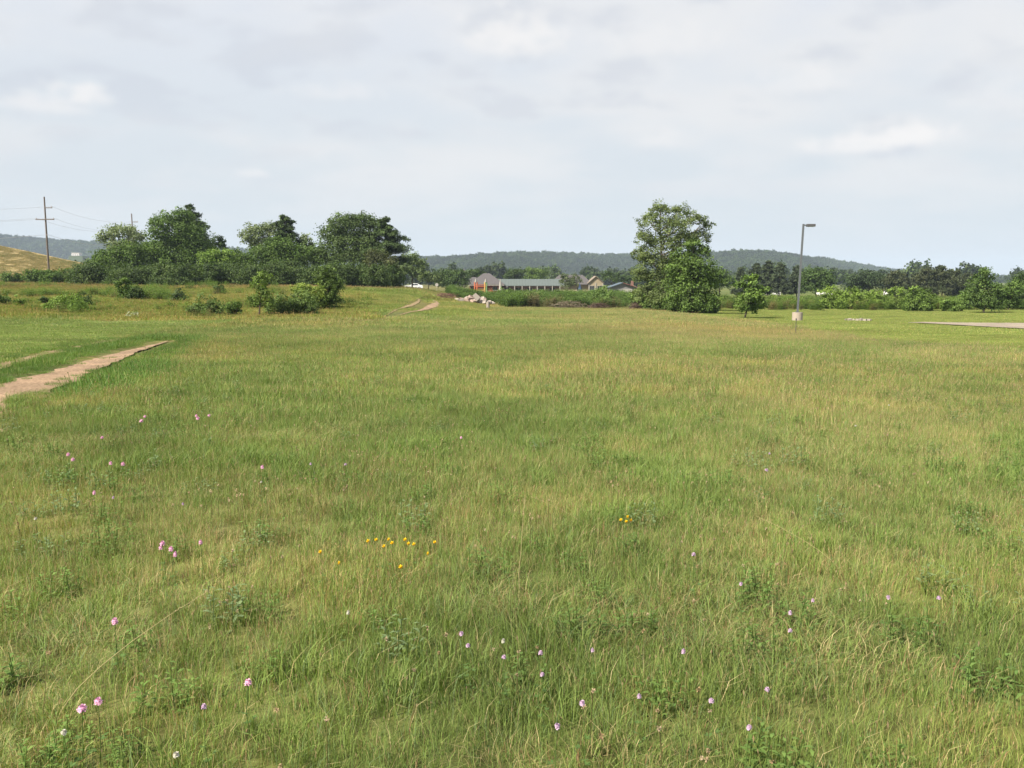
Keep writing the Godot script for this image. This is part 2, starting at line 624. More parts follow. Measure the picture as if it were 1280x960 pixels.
func edge_of_mown(c: float) -> float:
	var t := [[700.0, 400.0], [800.0, 150.0], [830.0, 100.0], [900.0, 76.0], [950.0, 58.0], [1000.0, 43.0], [1100.0, 30.0], [1280.0, 19.5], [1500.0, 14.0]]
	if c < 700.0: return 999.0
	for k in t.size() - 1:
		if c < t[k + 1][0]: return lerpf(t[k][1], t[k + 1][1], (c - t[k][0]) / (t[k + 1][0] - t[k][0]))
	return 14.0

func soft(x: float, z: float, f: float, s := 0.0) -> float:
	return nz.get_noise_3d(x * f * 100.0, z * f * 100.0, s * 77.0)

# what grows at a place: [kind, straw share 0..1, tint]; kinds: 0 meadow, 1 short green turf, 2 olive slope, 3 dry hill, 4 berm
func growth(x: float, z: float) -> Array:
	var c := column_of(x, z)
	var d := forward_of(x, z)
	var wob := soft(x, z, 0.06, 1.0)
	var n1 := soft(x, z, 0.035, 2.0)
	var n2 := soft(x, z, 0.16, 3.0)
	var n3 := soft(x, z, 0.6, 4.0)
	var br := 1.04 + 0.28 * n2 + 0.3 * n3
	if x < -40.0 and d > 185.0 and c < 330.0:
		return [3, 0.8, Color(1.1, 1.0, 0.9) * br]
	if d > edge_of_mown(c) * (1.0 + 0.25 * wob):
		return [1, clampf(0.12 + 0.5 * n1, 0.0, 0.6), Color(1.12, 1.04, 0.9) * br]
	if c < 330.0 and d < 52.0 + 6.0 * wob:
		var e := [[-400.0, 8.0], [-140.0, 12.5], [0.0, 19.5], [100.0, 28.0], [200.0, 39.0], [330.0, 52.0]]
		for k in 5:
			if c >= e[k][0] and c < e[k + 1][0] and d > lerpf(e[k][1], e[k + 1][1], (c - e[k][0]) / (e[k + 1][0] - e[k][0])):
				return [5, clampf(0.1 + 0.5 * n1, 0.0, 0.5), Color(1.06, 1.06, 1.0) * br]
	if d > 53.0 + 6.0 * wob and c < 440.0 + 60.0 * wob:
		return [2, clampf(0.5 + 0.7 * n1 + 0.4 * n2, 0.0, 1.0), Color(1.08, 0.98, 0.78) * br]
	if d > 66.0 + 8.0 * wob and c < 600.0:
		return [4, clampf(0.35 + 0.7 * n1 + 0.4 * n2, 0.0, 1.0), Color(1.02, 1.0, 0.85) * br]
	# left of the wheel ruts the turf is short and green
	var s := 0.38 + 0.75 * n1 + 0.55 * n2 + 0.25 * n3
	var right := smoothstep(420.0, 900.0, c)
	s += lerpf(-0.16, 0.13, right) * smoothstep(5.0, 16.0, d)
	s += 0.2 * smoothstep(12.0, 40.0, d)
	var lush := smoothstep(6.0, 2.5, d) * 0.12
	return [0, clampf(s - lush, 0.0, 1.0), Color(1.0, 1.02, 1.0).lerp(Color(1.2, 1.06, 0.85), clampf(0.1 + n1 + n3 * 0.7, 0.0, 1.0)) * br]

func strip(x: float, z: float) -> bool:      # between the two wheel ruts
	var p := Vector2(x, z)
	var n := 0
	for k in 2:
		var best := 99.0
		var q: PackedVector2Array = ruts[k].pts
		for i in q.size() - 1: best = minf(best, p.distance_to(Geometry2D.get_closest_point_to_segment(p, q[i], q[i + 1])))
		if best < 3.2: n += 1
	return n == 2

func pick(key: String, straw: float) -> String:
	var s := straw + rng.randf_range(-0.22, 0.22)
	var k := "a" if s < 0.28 else ("b" if s < 0.62 else "c")
	return key + k + str(rng.randi_range(0, 2))

# ------------------------------------------------------------------ buildings and objects
func wall_box(called: String, c: Vector3, s: Vector3, mat: Material, parent: Node3D) -> MeshInstance3D:
	fresh()
	box(c, s, Color.WHITE)
	return commit(called, mat, parent)

func gable(called: String, w: float, dp: float, y0: float, y1: float, over: float, mat: Material, parent: Node3D, hip := 0.0, along_z := false, off := Vector3.ZERO) -> MeshInstance3D:
	# ridge along x (or z); hip > 0 pulls the ridge ends in
	fresh()
	var hx := w * 0.5 + over
	var hz := dp * 0.5 + over
	var t := 0.18
	var f := func(x: float, y: float, z: float) -> Vector3: return (Vector3(z, y, x) if along_z else Vector3(x, y, z)) + off
	var a0: Vector3 = f.call(-hx, y0, hz); var a1: Vector3 = f.call(hx, y0, hz)
	var b0: Vector3 = f.call(-hx, y0, -hz); var b1: Vector3 = f.call(hx, y0, -hz)
	var r0: Vector3 = f.call(-hx + hip, y1, 0); var r1: Vector3 = f.call(hx - hip, y1, 0)
	var u := Vector3(0, t, 0)
	quad(a0 + u, r0 + u, r1 + u, a1 + u, Color.WHITE)
	quad(b1 + u, r1 + u, r0 + u, b0 + u, Color.WHITE)
	quad(a1, r1, r0, a0, Color.WHITE)
	quad(b0, r0, r1, b1, Color.WHITE)
	tri(a0 + u, b0 + u, r0 + u, Color.WHITE) if hip > 0.0 else quad(a0, a0 + u, r0 + u, r0, Color.WHITE)
	tri(a1 + u, r1 + u, b1 + u, Color.WHITE) if hip > 0.0 else quad(a1, r1, r1 + u, a1 + u, Color.WHITE)
	quad(a0, a0 + u, a1 + u, a1, Color.WHITE)
	quad(b1, b1 + u, b0 + u, b0, Color.WHITE)
	if hip > 0.0:
		quad(b0, b0 + u, a0 + u, a0, Color.WHITE)
		quad(a1, a1 + u, b1 + u, b1, Color.WHITE)
	else:
		quad(b0, r0, r0 + u, b0 + u, Color.WHITE)
		quad(b1, b1 + u, r1 + u, r1, Color.WHITE)
	return commit(called, mat, parent)

func gable_end(called: String, w: float, y0: float, y1: float, z: float, thick: float, mat: Material, parent: Node3D, off := Vector3.ZERO) -> void:
	fresh()
	for s in [0.0, -thick]:
		tri(Vector3(-w * 0.5, y0, z + s) + off, Vector3(0, y1, z + s) + off, Vector3(w * 0.5, y0, z + s) + off, Color.WHITE)
	commit(called, mat, parent)

func window(c: Vector3, w: float, h: float, frame: Material, glass: Material, parent: Node3D) -> void:
	fresh()
	var t := 0.09
	box(c + Vector3(0, h * 0.5 + t * 0.5, 0), Vector3(w + 2 * t, t, 0.1), Color.WHITE)
	box(c - Vector3(0, h * 0.5 + t * 0.5, 0), Vector3(w + 2 * t, t, 0.1), Color.WHITE)
	for s in [-1, 1]: box(c + Vector3(s * (w + t) * 0.5, 0, 0), Vector3(t, h, 0.1), Color.WHITE)
	box(c, Vector3(0.05, h, 0.08), Color.WHITE)
	var o := commit("window", frame, parent)
	fresh()
	box(c - Vector3(0, 0, 0.01), Vector3(w, h, 0.03), Color.WHITE)
	commit("pane", glass, o)

func car(at: Vector3, turn: float, body: Material, glass: Material, dark: Material, label: String) -> void:
	var root := thing("parked_car", at, label, "car", "", turn)
	var prof := [[-2.2, 0.35], [-2.25, 0.72], [-2.1, 0.86], [-1.75, 0.93], [-0.85, 0.98], [-0.35, 1.4], [0.15, 1.47], [0.9, 1.44], [1.45, 1.1], [1.95, 1.04], [2.2, 0.88], [2.25, 0.5], [2.15, 0.33]]
	fresh()
	var hw := 0.86
	var wide := func(y: float) -> float: return hw - maxf(0.0, y - 0.95) * 0.42
	for i in prof.size():
		var a = prof[i]
		var b = prof[(i + 1) % prof.size()]
		quad(Vector3(a[0], a[1], wide.call(a[1])), Vector3(b[0], b[1], wide.call(b[1])), Vector3(b[0], b[1], -wide.call(b[1])), Vector3(a[0], a[1], -wide.call(a[1])), Color.WHITE)
	for s in [1.0, -1.0]:
		for i in prof.size():
			var a = prof[i]
			var b = prof[(i + 1) % prof.size()]
			var p0 := Vector3(a[0], a[1], s * wide.call(a[1]))
			var p1 := Vector3(b[0], b[1], s * wide.call(b[1]))
			var m := Vector3(0, 0.7, s * hw)
			if s > 0: tri(m, p0, p1, Color.WHITE)
			else: tri(m, p1, p0, Color.WHITE)
	commit("body", body, root)
	for s in [1.0, -1.0]:
		for wq in [[-0.72, -0.28, 0.2], [0.26, 0.26, 1.22]]:
			fresh()
			var z0: float = wide.call(1.02) + 0.012
			var z1: float = wide.call(1.36) + 0.012
			var q0 := Vector3(wq[0], 1.02, s * z0); var q1 := Vector3(wq[1], 1.36, s * z1)
			var q2 := Vector3(0.2 if wq[0] < 0 else 0.88, 1.36, s * z1); var q3 := Vector3(wq[2], 1.02, s * z0)
			quad(q0, q1, q2, q3, Color.WHITE)
			commit("side_window", glass, root)
	for e in [[-0.8, 1.03, -0.4, 1.37, "windscreen"], [1.4, 1.15, 0.97, 1.42, "rear_window"]]:
		fresh()
		var k := -0.02 if e[0] < 0 else 0.02
		quad(Vector3(e[0] + k, e[1] + 0.01, 0.72), Vector3(e[2] + k, e[3] + 0.01, 0.6), Vector3(e[2] + k, e[3] + 0.01, -0.6), Vector3(e[0] + k, e[1] + 0.01, -0.72), Color.WHITE)
		commit(e[4], glass, root)
	for x in [-1.38, 1.36]:
		for s in [1.0, -1.0]:
			fresh()
			tube([Vector3(x, 0.32, s * 0.68), Vector3(x, 0.32, s * 0.88)], [0.32, 0.32], 16, Color.WHITE)
			var wl := commit("wheel", dark, root)
			fresh()
			tube([Vector3(x, 0.32, s * 0.86), Vector3(x, 0.32, s * 0.895)], [0.2, 0.18], 12, Color.WHITE)
			commit("rim", body, wl)

func _ready() -> void:
	rng.seed = 20240611
	nz.seed = 3; nz.frequency = 0.01; nz.fractal_octaves = 4
	# ---------------- camera, sky, sun, exposure
	var cam := Camera3D.new()
	cam.name = "camera"
	cam.fov = 48.0
	cam.near = 0.05
	cam.far = 9000.0
	cam.position = Vector3(0, EYE, 0)
	cam.rotation.x = -PITCH
	add_child(cam)
	cam.current = true
	var env := Environment.new()
	env.background_mode = Environment.BG_SKY
	env.sky = make_sky()
	env.tonemap_mode = Environment.TONE_MAPPER_LINEAR
	env.tonemap_exposure = 2.3
	env.background_energy_multiplier = 0.44
	env.fog_enabled = true
	env.fog_density = 0.00013
	env.fog_light_color = Color(0.82, 0.9, 1.0)
	env.sdfgi_enabled = true
	env.ssao_enabled = true
	env.ssil_enabled = true
	var we := WorldEnvironment.new()
	we.name = "environment"
	we.environment = env
	add_child(we)
	var sun := DirectionalLight3D.new()
	sun.name = "sun"
	sun.light_energy = 1.6
	sun.light_angular_distance = 1.5
	sun.light_color = Color(1.0, 0.955, 0.88)
	sun.shadow_enabled = true
	add_child(sun)
	sun.look_at_from_position(Vector3(-50, 62, 38), Vector3.ZERO)

	make_profiles()
	leaf_mat = vcol(0.6, Color(0.75, 0.8, 0.35), 0.3)
	needle_mat = vcol(0.7, Color(0.3, 0.36, 0.16), 0.3)
	bark_mat = vcol(0.95)
	make_ruts()
	make_ground()
	make_hills()
	make_buildings()
	make_trees()
	make_objects()
	make_poles()
	make_grass()
	make_flowers()

# ------------------------------------------------------------------ the setting
func make_ruts() -> void:
	for q in [
		[0.55, [[-150, 574], [-70, 523], [-20, 501], [30, 483], [80, 466], [130, 449], [175, 435.5], [211, 425.5]], [0.75, 0.74, 0.7, 0.58, 0.43, 0.3, 0.16, 0.02]],
		[0.2, [[-140, 508], [-60, 474], [0, 456], [45, 445], [95, 434], [150, 423], [200, 414]], [0.3, 0.28, 0.26, 0.22, 0.24, 0.22, 0.12]],
		[0.4, [[430, 402.5], [470, 400], [500, 393], [524, 388], [540, 382.5], [545, 377.5], [538, 373.5], [524, 371]], [0.02, 0.03, 0.05, 0.12, 0.42, 0.4, 0.14, 0.04]],
		[0.4, [[480, 395], [498, 386], [512, 382], [521, 378], [524, 374], [516, 370], [505, 368]], [0.02, 0.08, 0.25, 0.16, 0.08, 0.05, 0.03]]]:
		var pts := PackedVector2Array()
		for e in q[1]:
			var g := G(e[0], e[1])
			pts.append(Vector2(g.x, g.z))
		var area := Rect2(pts[0], Vector2.ZERO)
		for e in pts: area = area.expand(e)
		ruts.append({"pts": pts, "half": q[0], "wide": q[2], "area": area.grow(2.0)})

func make_ground() -> void:
	var ang := PackedFloat32Array()
	var a := -PI
	while a < PI - 0.001:
		ang.append(a)
		a += 0.006 if absf(a) < 0.78 else 0.06
	ang.append(PI)
	var rad := PackedFloat32Array()
	var r := 0.4
	rad.append(0.02)
	while r < 6000.0:
		rad.append(r)
		r *= 1.03 if r < 420.0 else 1.07
	fresh()
	var nr := rad.size()
	var na := ang.size()
	for i in nr:
		for j in na:
			var x := sin(ang[j]) * rad[i]
			var z := -cos(ang[j]) * rad[i]
			V.append(Vector3(x, ground(x, z), z))
			var g := growth(x, z)
			var s: float = g[1]
			var c: Color
			match g[0]:
				1, 5: c = Color(0.082, 0.118, 0.036).lerp(Color(0.14, 0.13, 0.055), s)
				2: c = Color(0.10, 0.115, 0.034).lerp(Color(0.15, 0.14, 0.055), s)
				3: c = Color(0.27, 0.235, 0.125)
				4: c = Color(0.095, 0.112, 0.034).lerp(Color(0.18, 0.15, 0.07), s)
				_: c = Color(0.085, 0.10, 0.032).lerp(Color(0.15, 0.135, 0.058), s)
			var t: Color = g[2]
			C.append(Color(c.r * t.r, c.g * t.g, c.b * t.b))
	for i in nr:
		for j in na:
			var i0 := maxi(i - 1, 0); var i1 := mini(i + 1, nr - 1)
			var j0 := maxi(j - 1, 0); var j1 := mini(j + 1, na - 1)
			var n := (V[i1 * na + j] - V[i0 * na + j]).cross(V[i * na + j0] - V[i * na + j1])
			if n.y < 0.0: n = -n
			N.append(n.normalized() if n.length() > 0.0 else Vector3.UP)
	for i in nr - 1:
		for j in na - 1:
			var k := i * na + j
			I.append_array([k, k + na, k + 1, k + 1, k + na, k + na + 1])
	var m := vcol(0.95, Color(0, 0, 0), 0.2)
	m.albedo_texture = noise_tex(0.02, 0.55, 1.3, 9)
	m.uv1_triplanar = true
	m.uv1_world_triplanar = true
	m.uv1_scale = Vector3.ONE * 0.35
	var g := commit("ground", m)
	tag(g, "grassy meadow ground rolling away to the hills", "ground", "", "structure")
	# wheel ruts of bare sandy earth
	var earth := vcol(0.95, Color(0, 0, 0), 0.2)
	earth.albedo_texture = noise_tex(0.03, 0.7, 1.2, 31)
	earth.uv1_triplanar = true
	earth.uv1_world_triplanar = true
	earth.uv1_scale = Vector3.ONE * 0.8
	var names := ["bare pinkish sandy wheel rut curving beside the tall meadow grass", "narrow half overgrown wheel rut beyond the strip of tall grass", "bright sandy wheel rut bending over the grassy rise", "faint pale wheel rut on the flank of the grassy rise"]
	for q in ruts.size():
		var cv := Curve2D.new()
		var pts: PackedVector2Array = ruts[q].pts
		for k in pts.size():
			var t := (pts[mini(k + 1, pts.size() - 1)] - pts[maxi(k - 1, 0)]) * 0.16
			cv.add_point(pts[k], -t, t)
		var l := cv.get_baked_length()
		var n := int(l / 0.25)
		var along := PackedFloat32Array()
		for e in pts: along.append(cv.get_closest_offset(e))
		for i in n + 1:
			var o := l * i / n
			var p := cv.sample_baked(o)
			var t := (cv.sample_baked(minf(o + 0.2, l)) - cv.sample_baked(maxf(o - 0.2, 0.0))).normalized()
			var s := Vector2(-t.y, t.x)
			var k := 0
			while k < along.size() - 2 and o > along[k + 1]: k += 1
			var w := lerpf(ruts[q].wide[k], ruts[q].wide[k + 1], clampf((o - along[k]) / maxf(along[k + 1] - along[k], 0.01), 0, 1))
			for j in 7:
				var f := j / 3.0 - 1.0
				var ww := w * (1.0 + 0.35 * soft(o, f * 3.0, 0.5, 8.0 + q) + 0.3 * soft(o, f * 9.0, 2.0, 9.0))
				var e := p + s * f * ww
				V.append(Vector3(e.x, h0(e.x, e.y) - 0.012 - 0.018 * (1.0 - f * f), e.y))
				N.append(Vector3.UP)
				var c := Color(0.30, 0.212, 0.142).lerp(Color(0.215, 0.155, 0.105), clampf(0.5 + soft(e.x, e.y, 0.8, 12.0) * 1.8, 0, 1)) * (1.0 + 0.16 * soft(e.x, e.y, 3.0, 13.0))
				if q == 1 or q == 3: c = c.lerp(Color(0.2, 0.17, 0.08), 0.5)
				C.append(c)
			if i > 0:
				for j in 6:
					var b := (i - 1) * 7 + j
					I.append_array([b, b + 7, b + 1, b + 1, b + 7, b + 8])
		var o2 := commit("dirt_track", earth)
		tag(o2, names[q], "track", "", "structure")
	# gravel lane on the right, beyond the mown turf
	fresh()
	var near := [[1135, 404.3], [1155, 404.9], [1200, 407.5], [1250, 410.5], [1290, 412.5], [1400, 416], [1560, 420]]
	var far := [[1135, 404.0], [1155, 403.5], [1200, 404.2], [1250, 404.6], [1290, 404.8], [1400, 405.5], [1560, 406]]
	for i in 61:
		var f := i / 60.0 * (near.size() - 1)
		var k := mini(int(f), near.size() - 2)
		var u := f - k
		var x := lerpf(near[k][0], near[k + 1][0], u)
		for j in 5:
			var yy := lerpf(lerpf(near[k][1], near[k + 1][1], u), lerpf(far[k][1], far[k + 1][1], u), j / 4.0)
			var p := G(x, yy + 0.25 * soft(x, yy, 0.09, 3.0))
			V.append(p + Vector3(0, 0.07, 0))
			if j == 0: lane.append([column_of(p.x, p.z), forward_of(p.x, p.z), 0.0])
			if j == 4: lane[-1][2] = forward_of(p.x, p.z)
			N.append(Vector3.UP)
			C.append(Color(0.26, 0.225, 0.18) * (1.0 + 0.3 * soft(p.x, p.z, 0.3, 1.0)))
		if i > 0:
			for j in 4:
				var b := (i - 1) * 5 + j
				I.append_array([b, b + 1, b + 5, b + 1, b + 6, b + 5])
	tag(commit("gravel_lane", earth), "pale tan gravel lane crossing beyond the mown green turf", "lane", "", "structure")

func make_hills() -> void:
	# a wooded ridge two to three kilometres off
	var line := [[-700, 288], [-300, 293], [0, 297], [60, 302], [110, 305], [200, 309], [280, 312], [400, 320], [500, 324], [540, 325], [577, 325], [600, 323], [645, 320], [680, 319.5], [720, 321], [780, 321.5], [830, 322], [890, 320.5], [930, 318.5], [965, 319.5], [1000, 323.5], [1050, 329], [1100, 336], [1150, 341], [1200, 344], [1260, 346.5], [1400, 347], [1900, 344]]
	fresh()
	var nu := 320
	var rows := 9
	var crest := []
	for i in nu + 1:
		var px := lerpf(-600, 1900, i / float(nu))
		var k := 0
		while k < line.size() - 2 and px > line[k + 1][0]: k += 1
		var row := lerpf(line[k][1], line[k + 1][1], clampf((px - line[k][0]) / (line[k + 1][0] - line[k][0]), 0, 1)) + 2.2
		var dist := 2500.0 + 350.0 * sin(px * 0.006) + 250.0 * sin(px * 0.017 + 1.0)
		for j in rows:
			var f := j / float(rows - 1)
			var top := P(px, row, dist)
			var d := dist - 700.0 * (1.0 - f) + 500.0 * maxf(0.0, f - 0.75) * 4.0
			var q := P(px, 350, d)
			var prof := smoothstep(0.0, 1.0, f / 0.75) if f < 0.75 else 1.0 - 0.35 * (f - 0.75) * 4.0
			var y := lerpf(-8.0, top.y, prof) + 9.0 * nz.get_noise_2d(q.x * 0.4, q.z * 0.4) * sin(prof * PI)
			V.append(Vector3(q.x, y, q.z))
			N.append(Vector3(0, 0.8, 0.6))
			C.append(Color(0.035, 0.06, 0.02))
			crest.append(Vector3(q.x, y, q.z))
	for i in nu:
		for j in rows - 1:
			var b := i * rows + j
			I.append_array([b, b + 1, b + rows, b + rows, b + 1, b + rows + 1])
	tag(commit("hills", vcol(0.95)), "long wooded ridge of hills along the skyline", "hills", "", "structure")
	# the woods on it, a mass of crowns
	for v in 3:
		fresh()
		for e in 4:
			leaves(Vector3(gauss() * 0.3, 0.35 + 0.22 * e * 0.5, gauss() * 0.3), Vector3(0.42, 0.36, 0.42), 1.5, 0.085, Color(0.03, 0.052, 0.018), Color(0.055, 0.082, 0.027), 0.7, 14)
		bed("wood" + str(v), as_mesh())
		fresh()
	for i in nu:
		for j in rows - 2:
			for q in 14:
				var u := rng.randf()
				var w := rng.randf()
				var b := i * rows + j
				var p: Vector3 = crest[b].lerp(crest[b + rows], u).lerp(crest[b + 1].lerp(crest[b + rows + 1], u), w)
				var t := rng.randf_range(0.75, 1.25) * (1.0 + 0.9 * nz.get_noise_2d(p.x * 0.35, p.z * 0.35))
				var sc := rng.randf_range(8, 14)
				sow("wood" + str(rng.randi_range(0, 2)), p.x, p.z, sc, Color(t, t, t * 0.95), 3.0, p.y, rng.randf_range(0.8, 1.15))
	var wood := Node3D.new()
	wood.name = "hillside_wood"
	add_child(wood)
	tag(wood, "dense far woods covering the ridge along the skyline", "woods", "", "stuff")
	for v in 3: lay("wood" + str(v), "tree_crowns", leaf_mat, wood)
	# a belt of woods on the flat before the hills
	for v in 3: bed("belt" + str(v), beds["wood" + str(v)][0])
	for k in 900:
		var px := rng.randf_range(-250, 1650)
		var d := rng.randf_range(520, 1500)
		var p := P(px, 352, d)
		var t := rng.randf_range(0.75, 1.3)
		sow("belt" + str(k % 3), p.x, p.z, rng.randf_range(8, 14), Color(t, t, t * 0.9), 1.0, h0(p.x, p.z), rng.randf_range(0.8, 1.3))
	var belt := Node3D.new()
	belt.name = "distant_wood"
	add_child(belt)
	tag(belt, "low distant woods on the flat land before the ridge", "woods", "", "stuff")
	for v in 3: lay("belt" + str(v), "tree_crowns", leaf_mat, belt)
	# radio mast on the crest and a white farm building on the slope
	var mp := P(577, 327, 2450)
	var mast := thing("radio_mast", mp, "thin grey radio mast on the wooded ridge top", "mast")
	fresh()
	for s in 3: tube([Vector3(cos(s * 2.1) * 2.0, -6, sin(s * 2.1) * 2.0), Vector3(cos(s * 2.1) * 0.5, 15, sin(s * 2.1) * 0.5)], [0.35, 0.25], 4, Color.WHITE)
	for k in 5:
		var w := lerpf(1.6, 0.6, k / 4.0)
		box(Vector3(0, k * 3.2, 0), Vector3(w * 1.6, 0.25, w * 1.6), Color.WHITE)
	commit("tower", paint(0.3, 0.3, 0.32), mast)
	var sp := P(96, 318, 1500)
	var shed := thing("white_barn", sp + Vector3(0, -6, 0), "white flat-roofed building on the slope beyond the dry hill", "building")
	wall_box("wall", Vector3(0, 5.8, 0), Vector3(13, 4.6, 10), paint(0.5, 0.5, 0.5), shed)
	wall_box("roof", Vector3(0, 8.35, 0), Vector3(14, 0.5, 11), paint(0.55, 0.55, 0.55), shed)
	for k in 3: wall_box("door", Vector3(-4 + k * 4, 5.0, 5.05), Vector3(2.2, 2.6, 0.12), paint(0.25, 0.26, 0.28), shed)
	wall_box("earth_terrace", Vector3(0, -6, -6), Vector3(24, 19, 22), paint(0.05, 0.08, 0.03), shed)

func make_buildings() -> void:
	var tex := noise_tex(0.05, 0.8, 1.15, 77, 256)
	var white := rough_paint(0.34, 0.33, 0.31, tex, 0.3)
	var red := rough_paint(0.2, 0.05, 0.04, tex, 0.5)
	var shingle := rough_paint(0.075, 0.07, 0.074, tex, 0.8)
	var teal := rough_paint(0.082, 0.105, 0.102, tex, 0.3, 0.8)
	var brown := rough_paint(0.26, 0.16, 0.13, tex, 0.5)
	var cream := rough_paint(0.28, 0.235, 0.16, tex, 0.4)
	var grey := rough_paint(0.18, 0.175, 0.18, tex, 0.4)
	var blue_roof := rough_paint(0.07, 0.10, 0.135, tex, 0.4)
	var glass := paint(0.03, 0.035, 0.04, 0.08)
	var wood := rough_paint(0.2, 0.165, 0.13, tex, 0.6)
	# red house with a hipped shingle roof
	var d := 262.0
	var m := d / F
	var at := on_ground(604, 366, d)
	var o := thing("red_house", at, "dark red house with grey hipped shingle roof behind the rubble", "house")
	var ev := P(604, 356, d).y - at.y
	var top := P(604, 342.2, d).y - at.y
	wall_box("wall", Vector3(0.6, ev * 0.5 - 0.3, -4), Vector3(9.4, ev + 0.6, 8), red, o)
	gable("roof", 9.6, 8.4, ev, top, 0.7, shingle, o, 4.6, false, Vector3(0.9, 0, -4))
	wall_box("fascia", Vector3(0.9, ev - 0.08, 0.86), Vector3(11, 0.22, 0.08), white, o)
	gable("side_roof", 5.0, 6.0, ev, P(590, 347, d).y - at.y, 0.3, shingle, o, 2.2, false, Vector3(-2.9, -0.02, -3.4))
	for x in [-3.2, 3.6]: window(Vector3(x, 1.7, 0.06), 1.2, 1.1, white, glass, o)
	fresh()
	box(Vector3(2.3, 1.0, 0.06), Vector3(0.95, 2.0, 0.1), Color.WHITE)
	commit("door", paint(0.28, 0.05, 0.04), o)
	# long low building with a green metal roof
	d = 268.0
	at = on_ground(662, 366, d)
	o = thing("long_shed", at, "long low brown building with pale green metal roof and white porch posts", "building")
	ev = P(662, 357.6, d).y - at.y
	top = P(662, 349.5, d).y - at.y
	var wd := 78.0 * d / F
	wall_box("wall", Vector3(0, ev * 0.5 - 0.3, -4), Vector3(wd - 0.6, ev + 0.6, 7), brown, o)
	gable("roof", wd, 7.4, ev, top, 1.3, teal, o, 0.0, false, Vector3(0, 0, -4))
	for k in 26:
		fresh()
		var x := -wd * 0.5 - 1.2 + k * (wd + 2.4) / 25.0
		var a := Vector3(x, ev + 0.18, -4 + 5.0)
		var b := Vector3(x, top + 0.18, -4)
		tube([a, b], [0.035, 0.035], 4, Color.WHITE)
		commit("roof_rib", teal, o)
	wall_box("parapet", Vector3(1.2, ev * 0.5 - 0.85, 0.9), Vector3(wd - 3.0, 1.1, 0.15), white, o)
	for k in 9:
		wall_box("porch_post", Vector3(-wd * 0.5 + 0.4 + k * (wd - 0.8) / 8.0, ev * 0.5 - 0.2, 0.98), Vector3(0.22, ev + 0.4, 0.22), white, o)
	for k in 5: window(Vector3(-wd * 0.36 + k * wd * 0.18, ev * 0.62, -0.44), 1.5, 0.9, white, glass, o)
	# grey roofed house with a cream gable
	d = 285.0
	at = on_ground(728, 366, d)
	o = thing("gabled_house", at, "house with broad grey roof and a cream timber gable", "house")
	ev = P(728, 356, d).y - at.y
	top = P(728, 344.2, d).y - at.y
	var xo := -3.5
	wall_box("wall", Vector3(xo, ev * 0.5 - 0.3, -5), Vector3(12.5, ev + 0.6, 8), cream, o)
	gable("roof", 12.6, 8.4, ev, top, 0.8, shingle, o, 3.2, false, Vector3(xo, 0, -5))
	var gx := (744.0 - 728.0) * d / F
	var gt := P(744, 345.6, d).y - at.y
	var ge := P(744, 353.5, d).y - at.y
	wall_box("wing_wall", Vector3(gx, ge * 0.5 - 0.3, -2), Vector3(4.4, ge + 0.6, 7), cream, o)
	gable_end("gable", 4.4, ge, gt - 0.1, 1.52, 0.1, cream, o, Vector3(gx, 0, 0))
	gable("wing_roof", 7.0, 4.4, ge - 0.25, gt, 0.5, wood, o, 0.0, true, Vector3(gx, 0, -2))
	for x in [-1.25, 1.25]: window(Vector3(gx + x, ge * 0.55, 1.56), 1.4, 1.5, white, glass, o)
	for x in [-2.25, 0.0, 2.25]: wall_box("timber_post", Vector3(gx + x, ge * 0.5, 1.62), Vector3(0.2, ge, 0.16), white, o)
	window(Vector3(xo + 2.6, ev * 0.55, -0.94), 1.6, 1.1, white, glass, o)
	# low garage with a shallow gable
	d = 250.0
	at = on_ground(778, 366, d)
	o = thing("low_garage", at, "low grey garage with shallow blue and dark red gable roof", "garage")
	ev = P(778, 359.5, d).y - at.y
	top = P(772, 353.8, d).y - at.y
	wall_box("wall", Vector3(0.3, ev * 0.5 - 0.3, -4), Vector3(7.8, ev + 0.6, 7), grey, o)
	gable_end("gable", 7.8, ev, top - 0.08, -0.49, 0.1, grey, o, Vector3(0.3, 0, 0))
	fresh()
	var up := Vector3(0, 0.16, 0)
	var L := Vector3(-4.1, ev - 0.15, 0.2); var T := Vector3(0.1, top, 0.2); var R := Vector3(4.7, ev - 0.15, 0.2)
	var bk := Vector3(0, 0, -8.6)
	quad(L + up, L + bk + up, T + bk + up, T + up, Color.WHITE)
	quad(L, L + up, T + up, T, Color.WHITE)
	commit("left_roof_slope", blue_roof, o)
	quad(T + up, T + bk + up, R + bk + up, R + up, Color.WHITE)
	quad(T, T + up, R + up, R, Color.WHITE)
	commit("right_roof_slope", rough_paint(0.17, 0.07, 0.06, tex, 0.4), o)
	window(Vector3(-1.6, ev * 0.6, -0.45), 1.3, 0.9, white, glass, o)
	wall_box("garage_door", Vector3(1.6, ev * 0.42 - 0.1, -0.46), Vector3(2.6, ev * 0.84, 0.08), white, o)
	wall_box("chimney", Vector3(3.2, top - 0.35, -3), Vector3(0.7, 2.0, 0.7), rough_paint(0.18, 0.10, 0.08, tex, 1.0), o)
	# playground frame before the red house
	d = 248.0
	at = on_ground(602, 366, d)
	o = thing("playground_frame", at, "bright orange playground frame with yellow rail and green post by the red house", "playground")
	var orange := paint(0.36, 0.095, 0.04, 0.7)
	var yellow := paint(0.42, 0.28, 0.07, 0.6)
	var green := paint(0.1, 0.22, 0.08, 0.6)
	var hh := P(602, 351.5, d).y - at.y
	var mm := d / F
	for e in [[-8.5, orange], [-5.6, orange], [4.0, yellow], [6.2, green]]:
		fresh()
		tube([Vector3(e[0] * mm, -0.1, 0), Vector3(e[0] * mm, hh * 0.93, 0)], [0.21, 0.21], 8, Color.WHITE)
		commit("post", e[1], o)
